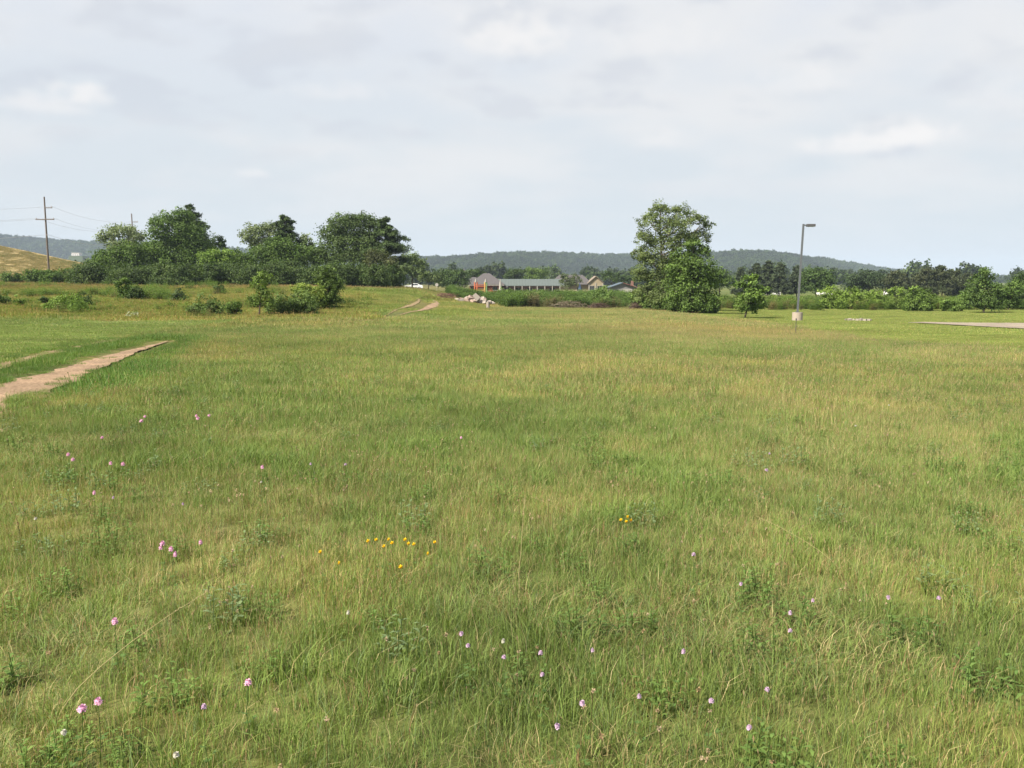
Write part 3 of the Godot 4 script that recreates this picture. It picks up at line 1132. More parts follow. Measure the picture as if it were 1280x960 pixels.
	for y in [0.72, 0.60]:
		wall_box("crossbeam", Vector3(-0.8 * mm, hh * y, 0), Vector3(14.5 * mm, 0.2, 0.34), orange, o)
	wall_box("yellow_rail", Vector3(-0.6 * mm, hh * 0.34, 0.1), Vector3(10 * mm, 0.24, 0.2), yellow, o)
	wall_box("platform", Vector3(-0.6 * mm, hh * 0.45, -0.6), Vector3(9 * mm, 0.12, 1.2), paint(0.2, 0.12, 0.08), o)
	for x in [-7.2, 5.1]:
		fresh()
		tube([Vector3(x * mm, hh * 0.92, 0), Vector3(x * mm, hh * 1.06, 0), Vector3(x * mm, hh * 1.2, 0)], [0.34, 0.26, 0.05], 10, Color.WHITE)
		commit("post_cap", white, o)
	# closed garden umbrellas
	for e in [[625.5, 252.0, 348.5, white, "tall closed white garden umbrella between red house and long building", "white"], [724.5, 262.0, 353.0, paint(0.2, 0.3, 0.6), "closed blue garden umbrella with white skirt by the gabled house", "blue"]]:
		at = on_ground(e[0], 366, e[1])
		o = thing("garden_umbrella", at, e[4], "umbrella")
		var ut := P(e[0], e[2], e[1]).y - at.y
		fresh()
		tube([Vector3(0, -0.1, 0), Vector3(0, ut, 0)], [0.04, 0.04], 6, Color.WHITE)
		commit("pole", paint(0.4, 0.4, 0.4), o)
		fresh()
		tube([Vector3(0, ut * 0.3, 0), Vector3(0, ut * 0.45, 0), Vector3(0, ut * 0.75, 0), Vector3(0, ut * 0.98, 0)], [0.5, 0.42, 0.28, 0.06], 10, Color.WHITE)
		commit("folded_canopy", e[3], o)
		if e[5] == "blue":
			fresh()
			tube([Vector3(0, ut * 0.12, 0), Vector3(0, ut * 0.3, 0), Vector3(0, ut * 0.46, 0)], [0.62, 0.66, 0.47], 10, Color.WHITE)
			commit("skirt", white, o)
	# vehicles half seen behind the rise and the shrubs
	var silver := paint(0.62, 0.64, 0.66, 0.3)
	var carwhite := paint(0.8, 0.8, 0.8, 0.35)
	var dark := paint(0.02, 0.02, 0.02, 0.7)
	car(on_ground(517, 358, 212), 0.15, silver, glass, dark, "silver sedan parked beyond the grassy rise with sandy ruts")
	car(on_ground(966, 370, 262), 0.3, carwhite, glass, dark, "white car parked under the dark pines left of the lamp post")
	car(on_ground(1030, 370, 262), -0.2, carwhite, glass, dark, "white car parked beneath the round green tree right of the lamp post")
	car(on_ground(1108, 374, 250), 1.2, carwhite, glass, dark, "white car seen end on among the shrubs by the dark trees")
	# small white sign and slim pole
	at = on_ground(546, 360, 190)
	o = thing("round_sign", at, "small round white sign on a short post by the dark hedge", "sign")
	fresh()
	tube([Vector3(0, -0.1, 0), Vector3(0, P(546, 357, 190).y - at.y, 0)], [0.03, 0.03], 6, Color.WHITE)
	commit("post", paint(0.3, 0.3, 0.3), o)
	fresh()
	var sy := P(546, 356, 190).y - at.y
	tube([Vector3(0, sy, -0.03), Vector3(0, sy, 0.03)], [0.36, 0.36], 14, Color.WHITE)
	commit("disc", white, o)
	at = on_ground(580.5, 365, 240)
	o = thing("slim_pole", at, "slim weathered grey wooden pole beside the red house", "pole")
	var ph := P(580, 336.5, 240).y - at.y
	fresh()
	tube([Vector3(0, -0.2, 0), Vector3(0, ph, 0)], [0.16, 0.12], 8, Color.WHITE)
	commit("shaft", rough_paint(0.22, 0.2, 0.18, tex, 1.0), o)
	fresh()
	box(Vector3(0, ph - 0.5, 0), Vector3(1.3, 0.1, 0.1), Color.WHITE)
	commit("crossarm", rough_paint(0.22, 0.2, 0.18, tex, 1.0), o)

func make_trees() -> void:
	var dk := {"a": Color(0.028, 0.05, 0.016), "b": Color(0.05, 0.08, 0.022)}
	var md := {"a": Color(0.045, 0.08, 0.018), "b": Color(0.075, 0.12, 0.028)}
	var lt := {"a": Color(0.085, 0.14, 0.028), "b": Color(0.125, 0.19, 0.04)}
	var pale := {"a": Color(0.10, 0.13, 0.065), "b": Color(0.14, 0.175, 0.085), "dens": 1.2}
	var B := "trees in the belt beyond the olive slope"
	# --- left belt
	tree("broadleaf_tree", "pale feathery tree beside the taller broad tree in the left belt", "tree", B, 154, 158, [[150, 290, 20, 11], [168, 298, 15, 12], [138, 299, 13, 10], [156, 312, 22, 14]], pale)
	tree("broadleaf_tree", "dense dark rounded tree below the pale feathery crown", "tree", B, 150, 148, [[140, 322, 21, 16], [163, 320, 22, 18], [178, 330, 16, 14], [148, 335, 26, 12]], md)
	pine("dark ragged pine rising behind the tall broad tree of the left belt", B, 242, 168, 257, 320, 25, {"tiers": 10, "dens": 1.9})
	tree("broadleaf_tree", "tall broad green tree with a ragged top standing before the dark pine", "tree", B, 222, 150, [[212, 278, 20, 14], [228, 270, 14, 10], [200, 290, 16, 12], [232, 292, 24, 18], [208, 310, 24, 18], [244, 312, 22, 20], [222, 328, 32, 16], [193, 278, 9, 7]], {"a": Color(0.05, 0.085, 0.022), "b": Color(0.08, 0.13, 0.032), "dens": 1.35})
	tree("broadleaf_tree", "small dark leaning tree right of the ragged pine", "tree", B, 268, 160, [[270, 303, 9, 8], [264, 312, 9, 8], [276, 308, 6, 9]], dk)
	tree("broadleaf_tree", "bright green low tree at the foot of the small dark leaning tree", "tree", B, 272, 146, [[262, 322, 14, 9], [280, 320, 13, 8], [270, 330, 20, 10]], lt)
	tree("broadleaf_tree", "pale silvery open tree beside the middle pine", "tree", B, 325, 164, [[322, 290, 18, 10], [338, 288, 14, 10], [312, 300, 12, 9], [330, 305, 22, 14]], pale)
	pine("dark pine between the silvery tree and the domed oak", B, 358, 158, 271, 318, 28, {"tiers": 9, "dens": 2.0})
	tree("broadleaf_tree", "mid green tree at the foot of the middle pine", "tree", B, 345, 150, [[330, 318, 20, 13], [352, 312, 20, 14], [372, 318, 18, 13], [348, 328, 32, 12]], md)
	tree("broadleaf_tree", "slight pale tree between the middle pine and the domed oak", "tree", B, 383, 168, [[382, 302, 10, 10], [388, 312, 9, 10]], pale)
	tree("oak_tree", "broad domed oak with dark limbs showing through its crown", "tree", B, 442, 152, [[415, 293, 19, 15], [430, 280, 20, 12], [452, 277, 19, 11], [468, 286, 15, 13], [440, 300, 26, 16], [420, 312, 22, 14], [460, 308, 18, 16], [442, 322, 30, 12]], {"a": Color(0.04, 0.065, 0.02), "b": Color(0.07, 0.105, 0.034), "dens": 1.5})
	pine("open ragged pine at the right shoulder of the domed oak", B, 482, 150, 274, 324, 28, {"tiers": 10, "dens": 1.5})
	tree("broadleaf_tree", "brownish green tree beneath the ragged right hand pine", "tree", B, 478, 142, [[470, 325, 14, 14], [486, 332, 13, 14], [476, 342, 18, 10]], {"a": Color(0.045, 0.055, 0.025), "b": Color(0.07, 0.08, 0.032)})
	tree("broadleaf_tree", "pale green rounded tree at the right end of the left belt", "tree", B, 515, 175, [[512, 326, 15, 11], [522, 332, 13, 11], [508, 338, 14, 11], [524, 342, 12, 8]], {"a": Color(0.075, 0.11, 0.045), "b": Color(0.11, 0.15, 0.06), "dens": 1.2})
	for e in [[190, 152, 312, 15, 13, "mid green tree filling the gap between feathery and tall broad tree"], [292, 156, 322, 15, 10, "mid green tree between the small dark tree and the silvery one"], [308, 150, 326, 14, 9, "low leafy tree at the left foot of the silvery tree"], [396, 156, 318, 14, 12, "leafy tree at the left flank of the domed oak"], [128, 152, 326, 12, 11, "small leafy tree at the left end of the belt"], [488, 150, 338, 13, 11, "leafy tree below the open ragged pine"]]:
		tree("broadleaf_tree", e[5], "tree", B, e[0], e[1], [[e[0], e[2], e[3], e[4]], [e[0] + 6, e[2] + 9, e[3], e[4]], [e[0] - 6, e[2] + 8, e[3], e[4]]], md)
	# --- dark rounded hedge under the belt
	var hx := 112.0
	while hx < 490.0:
		var w := rng.randf_range(15, 24)
		var d := rng.randf_range(128, 140)
		var t := rng.randf_range(328, 337)
		var base := 355.0
		tree("hedge_shrub", "dense dark rounded shrub in the hedge under the left tree belt", "shrub", "hedge shrubs under the left belt", hx, d, [[hx, (t + base) * 0.5 - 2, w, (base - t) * 0.5 + 2], [hx + rng.randf_range(-9, 9), t + 5, w * 0.6, 7], [hx, 352, w * 1.05, 6]], {"a": Color(0.028, 0.05, 0.017), "b": Color(0.06, 0.09, 0.026), "stems": 4, "dens": 1.5})
		hx += w * rng.randf_range(0.8, 1.05)
	for e in [[15, 346, 12, 5], [40, 344, 15, 7], [62, 343, 13, 7], [85, 344, 15, 8], [104, 345, 14, 7]]:
		tree("low_shrub", "low green shrub along the foot of the dry hill", "shrub", "shrubs at the foot of the dry hill", e[0], 150 + rng.randf() * 8, [e, [e[0] + 8, e[1] + 2, e[2] * 0.7, e[3] * 0.8]], {"a": md.a, "b": md.b, "stems": 4})
	# --- single bushes on the olive slope
	var S := "bushes scattered on the olive slope"
	for e in [
		["bright lime green spreading bush on the olive slope", 84, 62, [[76, 381, 15, 11], [92, 378, 13, 9], [100, 386, 12, 7], [66, 387, 10, 6]], lt, 0.0],
		["dark bush standing tight behind the lime green bush", 106, 68, [[104, 376, 10, 9], [110, 380, 7, 7]], dk, 0.0],
		["small dark bush left of the lime green bush", 56, 70, [[55, 377, 7, 5]], dk, 0.0],
		["small green shrub at the lower left end of the olive slope", 6, 68, [[4, 372, 8, 6]], md, 0.0],
		["tiny pale shrub between the small bushes left of the slope", 26, 66, [[25, 374, 6, 5]], lt, 0.0],
		["upright bright green bush with a dark one at its side", 155, 80, [[153, 357, 9, 9], [160, 362, 8, 6]], md, 0.0],
		["low dark bush leaning against the upright green bush", 170, 79, [[170, 366, 11, 6]], dk, 0.0],
		["round dark bush alone in the middle of the olive slope", 224, 76, [[224, 369, 9, 7], [220, 372, 7, 5]], {"a": Color(0.045, 0.07, 0.03), "b": Color(0.065, 0.095, 0.04)}, 0.0],
		["little dark bush high on the olive slope below the hedge", 275, 92, [[275, 360, 7, 4.5]], dk, 0.0],
		["feathery green bush at the foot of the olive slope", 258, 57, [[256, 379, 13, 12], [270, 384, 11, 9], [244, 386, 9, 7]], {"a": Color(0.07, 0.11, 0.035), "b": Color(0.10, 0.145, 0.045), "dens": 1.1}, 0.0],
		["small green bush between the feathery bush and the tall sapling", 291, 56, [[290, 386, 9, 8], [296, 381, 6, 5]], md, 0.0],
		["wide low green bush right of the tall sapling", 362, 58, [[356, 380, 18, 14], [376, 375, 16, 13], [345, 388, 14, 8], [388, 384, 11, 9]], {"a": Color(0.06, 0.095, 0.03), "b": Color(0.105, 0.155, 0.045), "dens": 1.2}, 0.0],
		["yellow green bush behind the wide low bush", 384, 66, [[380, 364, 13, 9], [394, 368, 11, 10]], {"a": Color(0.11, 0.15, 0.03), "b": Color(0.15, 0.2, 0.045)}, 0.0],
		["tall bush with bright left side and dark leaves at the right", 412, 68, [[405, 346, 12, 11], [416, 352, 13, 13], [411, 365, 14, 12], [400, 372, 9, 7]], {"a": Color(0.045, 0.07, 0.02), "b": Color(0.08, 0.125, 0.03)}, 0.0]]:
		var op: Dictionary = e[4].duplicate()
		op.stems = 5
		for b in e[3]:
			b[3] *= 1.15 if e[2] > 60 else 0.95
		op.trunk = 0.025
		tree("bush", e[0], "bush", S, e[1], e[2], e[3], op)
	tree("flowering_clump", "clump of white flowers at the foot of the olive slope", "flowers", "", 164, 53, [[160, 392, 5, 2.5], [169, 391, 5, 3]], {"a": Color(0.26, 0.28, 0.2), "b": Color(0.34, 0.35, 0.28), "stems": 8, "trunk": 0.006, "dens": 0.12, "leaf": 0.05, "per": 5})
	tree("sapling", "tall slender sapling with light green leaves at the slope foot", "tree", S, 322, 56, [[330, 348, 11, 9], [322, 358, 11, 10], [330, 368, 12, 10], [318, 376, 11, 9], [335, 380, 9, 8]], {"a": Color(0.075, 0.12, 0.028), "b": Color(0.115, 0.17, 0.04), "dens": 1.0, "trunk": 0.06})
	# --- middle: hedge and trees behind the houses
	var M := "trees round the houses"
	tree("broadleaf_tree", "dark low spreading tree left of the red house", "tree", M, 562, 235, [[556, 347, 17, 10], [572, 345, 14, 9], [566, 353, 22, 8]], dk)
	tree("broadleaf_tree", "dark tree standing behind the red house roof", "tree", M, 594, 300, [[592, 342, 11, 6], [600, 346, 10, 6]], dk)
	tree("broadleaf_tree", "mid green tree by the parked silver car", "tree", M, 535, 215, [[532, 346, 9, 8], [542, 350, 9, 7]], {"a": Color(0.06, 0.085, 0.035), "b": Color(0.09, 0.12, 0.045)})
	tree("broadleaf_tree", "dark rounded tree behind the long green roof", "tree", M, 645, 320, [[645, 342, 12, 6], [640, 347, 10, 6]], dk)
	tree("broadleaf_tree", "bright green tree behind the long green roof", "tree", M, 668, 318, [[664, 340, 9, 6], [676, 341, 10, 7], [668, 347, 14, 6]], {"a": Color(0.06, 0.1, 0.025), "b": Color(0.1, 0.15, 0.04)})
	tree("broadleaf_tree", "grey green tree in front of the gabled house roof", "tree", M, 713, 262, [[708, 350, 9, 7], [719, 350, 8, 7], [713, 356, 11, 6]], {"a": Color(0.05, 0.07, 0.03), "b": Color(0.085, 0.105, 0.045), "dens": 1.1})
	tree("broadleaf_tree", "dark tree behind the low grey garage", "tree", M, 762, 300, [[760, 346, 8, 8], [772, 348, 9, 7], [785, 350, 10, 6]], dk)
	# --- weeds and bushes before the houses
	var W := "bushes on the rough ground before the houses"
	for e in [[632, 366, 9, 8, 190, "dark upright bush before the long green roofed building"], [752, 368, 13, 11, 128, "bushy green shrub before the gabled house"], [764, 374, 10, 9, 118, "leafy green shrub at the end of the rough ground"], [742, 371, 11, 8, 132, "low green shrub left of the bushy one"], [646, 378, 8, 5, 112, "small dark green shrub low in the weeds by the concrete post"], [800, 372, 12, 12, 100, "light green bush at the left foot of the tall cottonwood"], [815, 366, 11, 14, 98, "upright green bush under the tall cottonwood"], [850, 381, 15, 9, 88, "low dense bush at the foot of the shorter tree"], [886, 380, 13, 10, 89, "low bush right of the shorter tree's trunk"], [832, 381, 14, 9, 93, "low bush round the cottonwood trunk"]]:
		tree("bush", e[5], "bush", W, e[0], e[4], [[e[0], e[1], e[2], e[3]], [e[0] + 4, e[1] + e[3] * 0.5, e[2] * 0.8, e[3] * 0.6]], {"a": Color(0.055, 0.095, 0.025), "b": Color(0.095, 0.145, 0.035), "stems": 5, "trunk": 0.03})
	# --- right: tall cottonwood and its companion
	tree("cottonwood_tree", "tallest tree, an airy cottonwood with pale leaves and sky showing through", "tree", "", 832, 94, [[826, 262, 14, 10], [850, 266, 13, 11], [812, 276, 15, 12], [868, 275, 13, 10], [838, 284, 22, 15], [876, 296, 13, 11], [806, 298, 14, 13], [828, 306, 20, 15], [856, 302, 20, 15], [812, 326, 18, 15], [838, 332, 20, 16], [818, 350, 17, 14], [806, 366, 13, 14], [826, 372, 18, 14], [799, 318, 11, 12], [847, 350, 16, 14], [800, 346, 12, 13], [882, 284, 9, 8]], {"a": Color(0.075, 0.105, 0.036), "b": Color(0.12, 0.155, 0.06), "dens": 1.1, "leaf": 0.1, "bark": Color(0.2, 0.18, 0.15), "per": 30})
	tree("maple_tree", "shorter dense green tree against the right side of the cottonwood", "tree", "", 866, 86, [[866, 308, 12, 9], [858, 322, 16, 12], [876, 318, 13, 12], [850, 338, 16, 13], [872, 338, 20, 15], [860, 356, 26, 16], [884, 352, 15, 15], [866, 385, 24, 7], [858, 374, 26, 13], [880, 374, 18, 12]], {"a": Color(0.05, 0.085, 0.02), "b": Color(0.085, 0.135, 0.032), "dens": 1.45, "leaf": 0.12})
	tree("sapling", "young tree with a dark short trunk left of the lamp post", "tree", "", 932, 76, [[936, 387, 15, 6], [938, 350, 11, 9], [930, 360, 12, 9], [944, 364, 13, 11], [934, 376, 17, 12], [946, 380, 12, 9]], {"a": Color(0.055, 0.095, 0.022), "b": Color(0.10, 0.155, 0.035), "dens": 1.2, "leaf": 0.13, "trunk": 0.09})
	var R := "trees beyond the right hand field"
	tree("broadleaf_tree", "dark tree showing between cottonwood and pines", "tree", R, 900, 175, [[898, 344, 12, 10], [906, 352, 11, 12], [892, 356, 12, 12]], md)
	for e in [[925, 225, 336, 368, 12, "short"], [945, 228, 331, 366, 13, "squat"], [960, 235, 327, 364, 14, "bushy"], [974, 230, 329, 366, 13, "tall"], [996, 235, 333, 366, 13, "slim"]]:
		pine("dark dense %s pine in the group behind the lamp post" % e[5], R, e[0], e[1], e[2], e[3], e[4], {"a": Color(0.03, 0.042, 0.022), "b": Color(0.045, 0.062, 0.03), "tiers": 8, "dens": 2.2})
	tree("broadleaf_tree", "dark green nearly round tree just right of the lamp post", "tree", R, 1021, 205, [[1016, 346, 15, 11], [1028, 348, 14, 12], [1020, 358, 20, 12], [1010, 356, 10, 10]], {"a": Color(0.035, 0.06, 0.018), "b": Color(0.06, 0.10, 0.028), "dens": 1.8})
	for e in [[1065, 240, 352, 14, 10, "left"], [1085, 238, 348, 15, 10, "right"]]:
		tree("broadleaf_tree", "dark spreading tree behind the lime shrubs, %s one of the pair" % e[5], "tree", R, e[0], e[1], [[e[0], e[2], e[3], e[4]], [e[0] + 6, e[2] + 8, e[3], e[4]]], {"a": Color(0.03, 0.048, 0.022), "b": Color(0.045, 0.07, 0.03)})
	for e in [[1118, 222, 337, 372, 15, "with a rounded top"], [1132, 228, 341, 372, 13, "half hidden by its neighbour"], [1158, 225, 334, 372, 15, "with a reddish brown tint"], [1178, 222, 330, 372, 15, "tallest of the grove"], [1196, 226, 336, 374, 14, "next to the tallest"], [1212, 230, 340, 374, 13, "at the right end of the grove"], [1146, 236, 340, 372, 12, "set back in the grove"]]:
		var hp: float = e[4]
		tree("evergreen_tree", "dark close grown evergreen %s in the right grove" % e[5], "tree", R, e[0], e[1], [[e[0], e[2] + 6, hp * 0.5, 6], [e[0] - 3, e[2] + 14, hp * 0.75, 8], [e[0] + 4, e[2] + 22, hp * 0.85, 9], [e[0], e[2] + 31, hp * 0.8, 9]], {"a": Color(0.03, 0.042, 0.02), "b": Color(0.06, 0.07, 0.034), "dens": 1.7})
	tree("broadleaf_tree", "tall leafy tree with a tufted crown at the right of the grove", "tree", R, 1232, 92, [[1232, 344, 12, 9], [1226, 356, 15, 11], [1240, 362, 15, 12], [1224, 374, 18, 12], [1238, 380, 18, 10]], {"a": Color(0.045, 0.08, 0.022), "b": Color(0.08, 0.125, 0.035), "dens": 1.3})
	tree("broadleaf_tree", "dark green tree beside the tufted tree", "tree", R, 1262, 104, [[1254, 366, 14, 11], [1268, 362, 13, 12], [1262, 378, 17, 11]], md)
	tree("broadleaf_tree", "dark tree rising behind the tufted tree's neighbour", "tree", R, 1290, 110, [[1284, 352, 13, 12], [1296, 350, 16, 13], [1288, 368, 18, 14], [1276, 372, 12, 12]], dk)
	# lime shrubs and the hedge line along the far side of the mown turf
	var H := "shrubs along the far edge of the mown turf"
	for e in [[1042, 112, [[1040, 366, 11, 10], [1050, 372, 12, 9], [1036, 376, 10, 8]], "lime green tall shrub right of the round tree"], [1068, 110, [[1066, 368, 13, 11], [1078, 374, 13, 9], [1060, 378, 12, 7]], "lime green rounded shrub beside the tall lime one"], [1094, 112, [[1092, 372, 11, 9], [1100, 377, 10, 7]], "smaller lime green shrub at the end of the lime row"], [1124, 150, [[1122, 365, 10, 7]], "little green shrub before the right grove"]]:
		tree("bush", e[3], "bush", H, e[0], e[1], e[2], {"a": Color(0.09, 0.14, 0.025), "b": Color(0.135, 0.2, 0.04), "stems": 5, "trunk": 0.03})
	for e in [[1148, 100, [[1146, 368, 12, 10], [1156, 374, 13, 10], [1142, 380, 12, 7]], "mid green bush before the right grove"], [1190, 98, [[1188, 380, 10, 8], [1196, 384, 8, 5]], "low green bush left of the tufted tree"], [1212, 104, [[1208, 374, 11, 9]], "green bush at the left foot of the tufted tree"]]:
		tree("bush", e[3], "bush", H, e[0], e[1], e[2], {"a": Color(0.06, 0.1, 0.022), "b": Color(0.10, 0.155, 0.035), "stems": 5, "trunk": 0.03})
	hx = 892.0
	while hx < 1320.0:
		var w := rng.randf_range(9, 16)
		var t := rng.randf_range(372, 379)
		var f := rng.randf()
		tree("hedge_shrub", "low green shrub in the hedge line beyond the mown turf", "shrub", "hedge line beyond the mown turf", hx, rng.randf_range(108, 150), [[hx, t + 4, w, 6], [hx + 6, t + 7, w, 5]], {"a": Color(0.055, 0.09, 0.022).lerp(Color(0.08, 0.12, 0.02), f), "b": Color(0.085, 0.13, 0.03).lerp(Color(0.13, 0.175, 0.045), f), "stems": 4, "trunk": 0.025})
		hx += w * rng.randf_range(0.75, 1.2)

func chunk(s: Vector3, col: Color) -> void:
	# a broken slab: a box with knocked corners
	var p := []
	for i in 8:
		var q := Vector3(1 if i & 1 else -1, 1 if i & 2 else -1, 1 if i & 4 else -1) * 0.5
		p.append(q * s * Vector3(rng.randf_range(0.6, 1.1), rng.randf_range(0.8, 1.05), rng.randf_range(0.6, 1.1)))
	quad(p[4], p[6], p[7], p[5], col); quad(p[1], p[3], p[2], p[0], col)
	quad(p[5], p[7], p[3], p[1], col); quad(p[0], p[2], p[6], p[4], col)
	quad(p[6], p[2], p[3], p[7], col); quad(p[0], p[4], p[5], p[1], col)

func make_objects() -> void:
	var tex := noise_tex(0.06, 0.75, 1.15, 41, 256)
	var conc := rough_paint(0.31, 0.275, 0.24, tex, 0.9)
	var pink := rough_paint(0.30, 0.225, 0.19, tex, 0.9)
	# rubble heap of broken concrete
	for k in 60:
		var px := 595.0 + gauss() * 20.0
		var lift := maxf(0.0, 1.0 - absf(px - 596.0) / 17.0) * rng.randf() * 0.85
		var d := 116.0 + gauss() * 2.0
		var p := on_ground(px, 378, d)
		var s := Vector3(rng.randf_range(0.5, 1.2), rng.randf_range(0.18, 0.4), rng.randf_range(0.5, 1.0))
		fresh()
		chunk(s, Color.WHITE)
		var o := commit("concrete_chunk", pink if rng.randf() < 0.3 else conc)
		o.position = p + Vector3(0, lift + s.y * 0.3 + 0.1, 0)
		o.rotation = Vector3(gauss() * 0.5, rng.randf() * TAU, gauss() * 0.5)
		tag(o, "broken pale concrete slab lying in the rubble heap", "rubble", "broken slabs in the rubble heap")
	fresh()
	chunk(Vector3(0.7, 0.9, 0.28), Color.WHITE)
	var big := commit("concrete_chunk", conc)
	big.position = on_ground(595, 378, 114.0) + Vector3(0, 0.9, 0)
	big.rotation = Vector3(-0.4, 0.3, 0.7)
	tag(big, "large tilted concrete slab standing up from the rubble heap", "rubble", "broken slabs in the rubble heap")
	# concrete post before the heap
	var at := on_ground(610, 384.5, 98)
	var o := thing("concrete_post", at, "short pale concrete post standing alone before the rubble heap", "post")
	var m := 98.0 / F
	fresh()
	tube([Vector3(0, -0.1, 0), Vector3(0, 8.0 * m, 0), Vector3(0, 8.3 * m, 0)], [2.1 * m, 2.0 * m, 1.8 * m], 14, Color.WHITE)
	commit("shaft", conc, o)
	fresh()
	tube([Vector3(0, 8.2 * m, 0), Vector3(0, 9.2 * m, 0)], [1.2 * m, 1.1 * m], 12, Color.WHITE)
	commit("cap", conc, o)
	# brush piles of dead wood
	for e in [[555.0, 118.0, 19.0, 8.0, "reddish brown pile of dead brush left of the rubble heap", Color(0.16, 0.085, 0.07)], [748.0, 100.0, 14.0, 7.0, "dark brown pile of cut branches at the foot of the shrubs", Color(0.09, 0.06, 0.045)], [712.0, 103.0, 24.0, 9.0, "long greyish heap of dead brush on the rough ground", Color(0.15, 0.125, 0.085)], [794.0, 99.0, 6.0, 8.0, "small dark clump of dead twigs left of the cottonwood", Color(0.08, 0.055, 0.04)]]:
		at = on_ground(e[0], 380, e[1])
		o = thing("brush_pile", at, e[4], "brush pile")
		var w: float = e[2] * e[1] / F
		var h: float = e[3] * e[1] / F
		fresh()
		for k in 420:
			var u := gauss() * 0.8
			var p := Vector3(u * w, rng.randf() * h * (1.0 - 0.6 * u * u), gauss() * 0.9)
			var q := p + Vector3(gauss(), gauss() * 0.35, gauss()) * 0.7
			var c: Color = e[5] * rng.randf_range(0.6, 1.4)
			tube([p, q], [0.022, 0.012], 3, c, false)
		commit("twigs", bark_mat, o)
		fresh()
		for k in 12:
			var p := Vector3(gauss() * w * 0.7, rng.randf_range(0.05, h * 0.5), gauss() * 0.7)
			var q := p + Vector3(gauss(), gauss() * 0.2, gauss()) * 1.2
			tube([p, q], [0.06, 0.035], 5, e[5] * rng.randf_range(0.7, 1.3))
		commit("boughs", bark_mat, o)
	# pale stones by the lane
	for e in [[1057, 400.6], [1062, 401], [1067, 400.7], [1071, 401.2], [1076, 401], [1081, 401.4], [1085, 401.2], [1088, 401.3]]:
		var p := G(e[0], e[1])
		fresh()
		chunk(Vector3(0.3, 0.24, 0.26) * rng.randf_range(0.55, 1.1), Color.WHITE)
		var s := commit("pale_stone", conc)
		s.position = p + Vector3(0, 0.08, 0)
		s.rotation = Vector3(gauss() * 0.3, rng.randf() * TAU, gauss() * 0.3)
		tag(s, "pale stone in the short row on the mown turf", "stone", "row of pale stones on the mown turf")

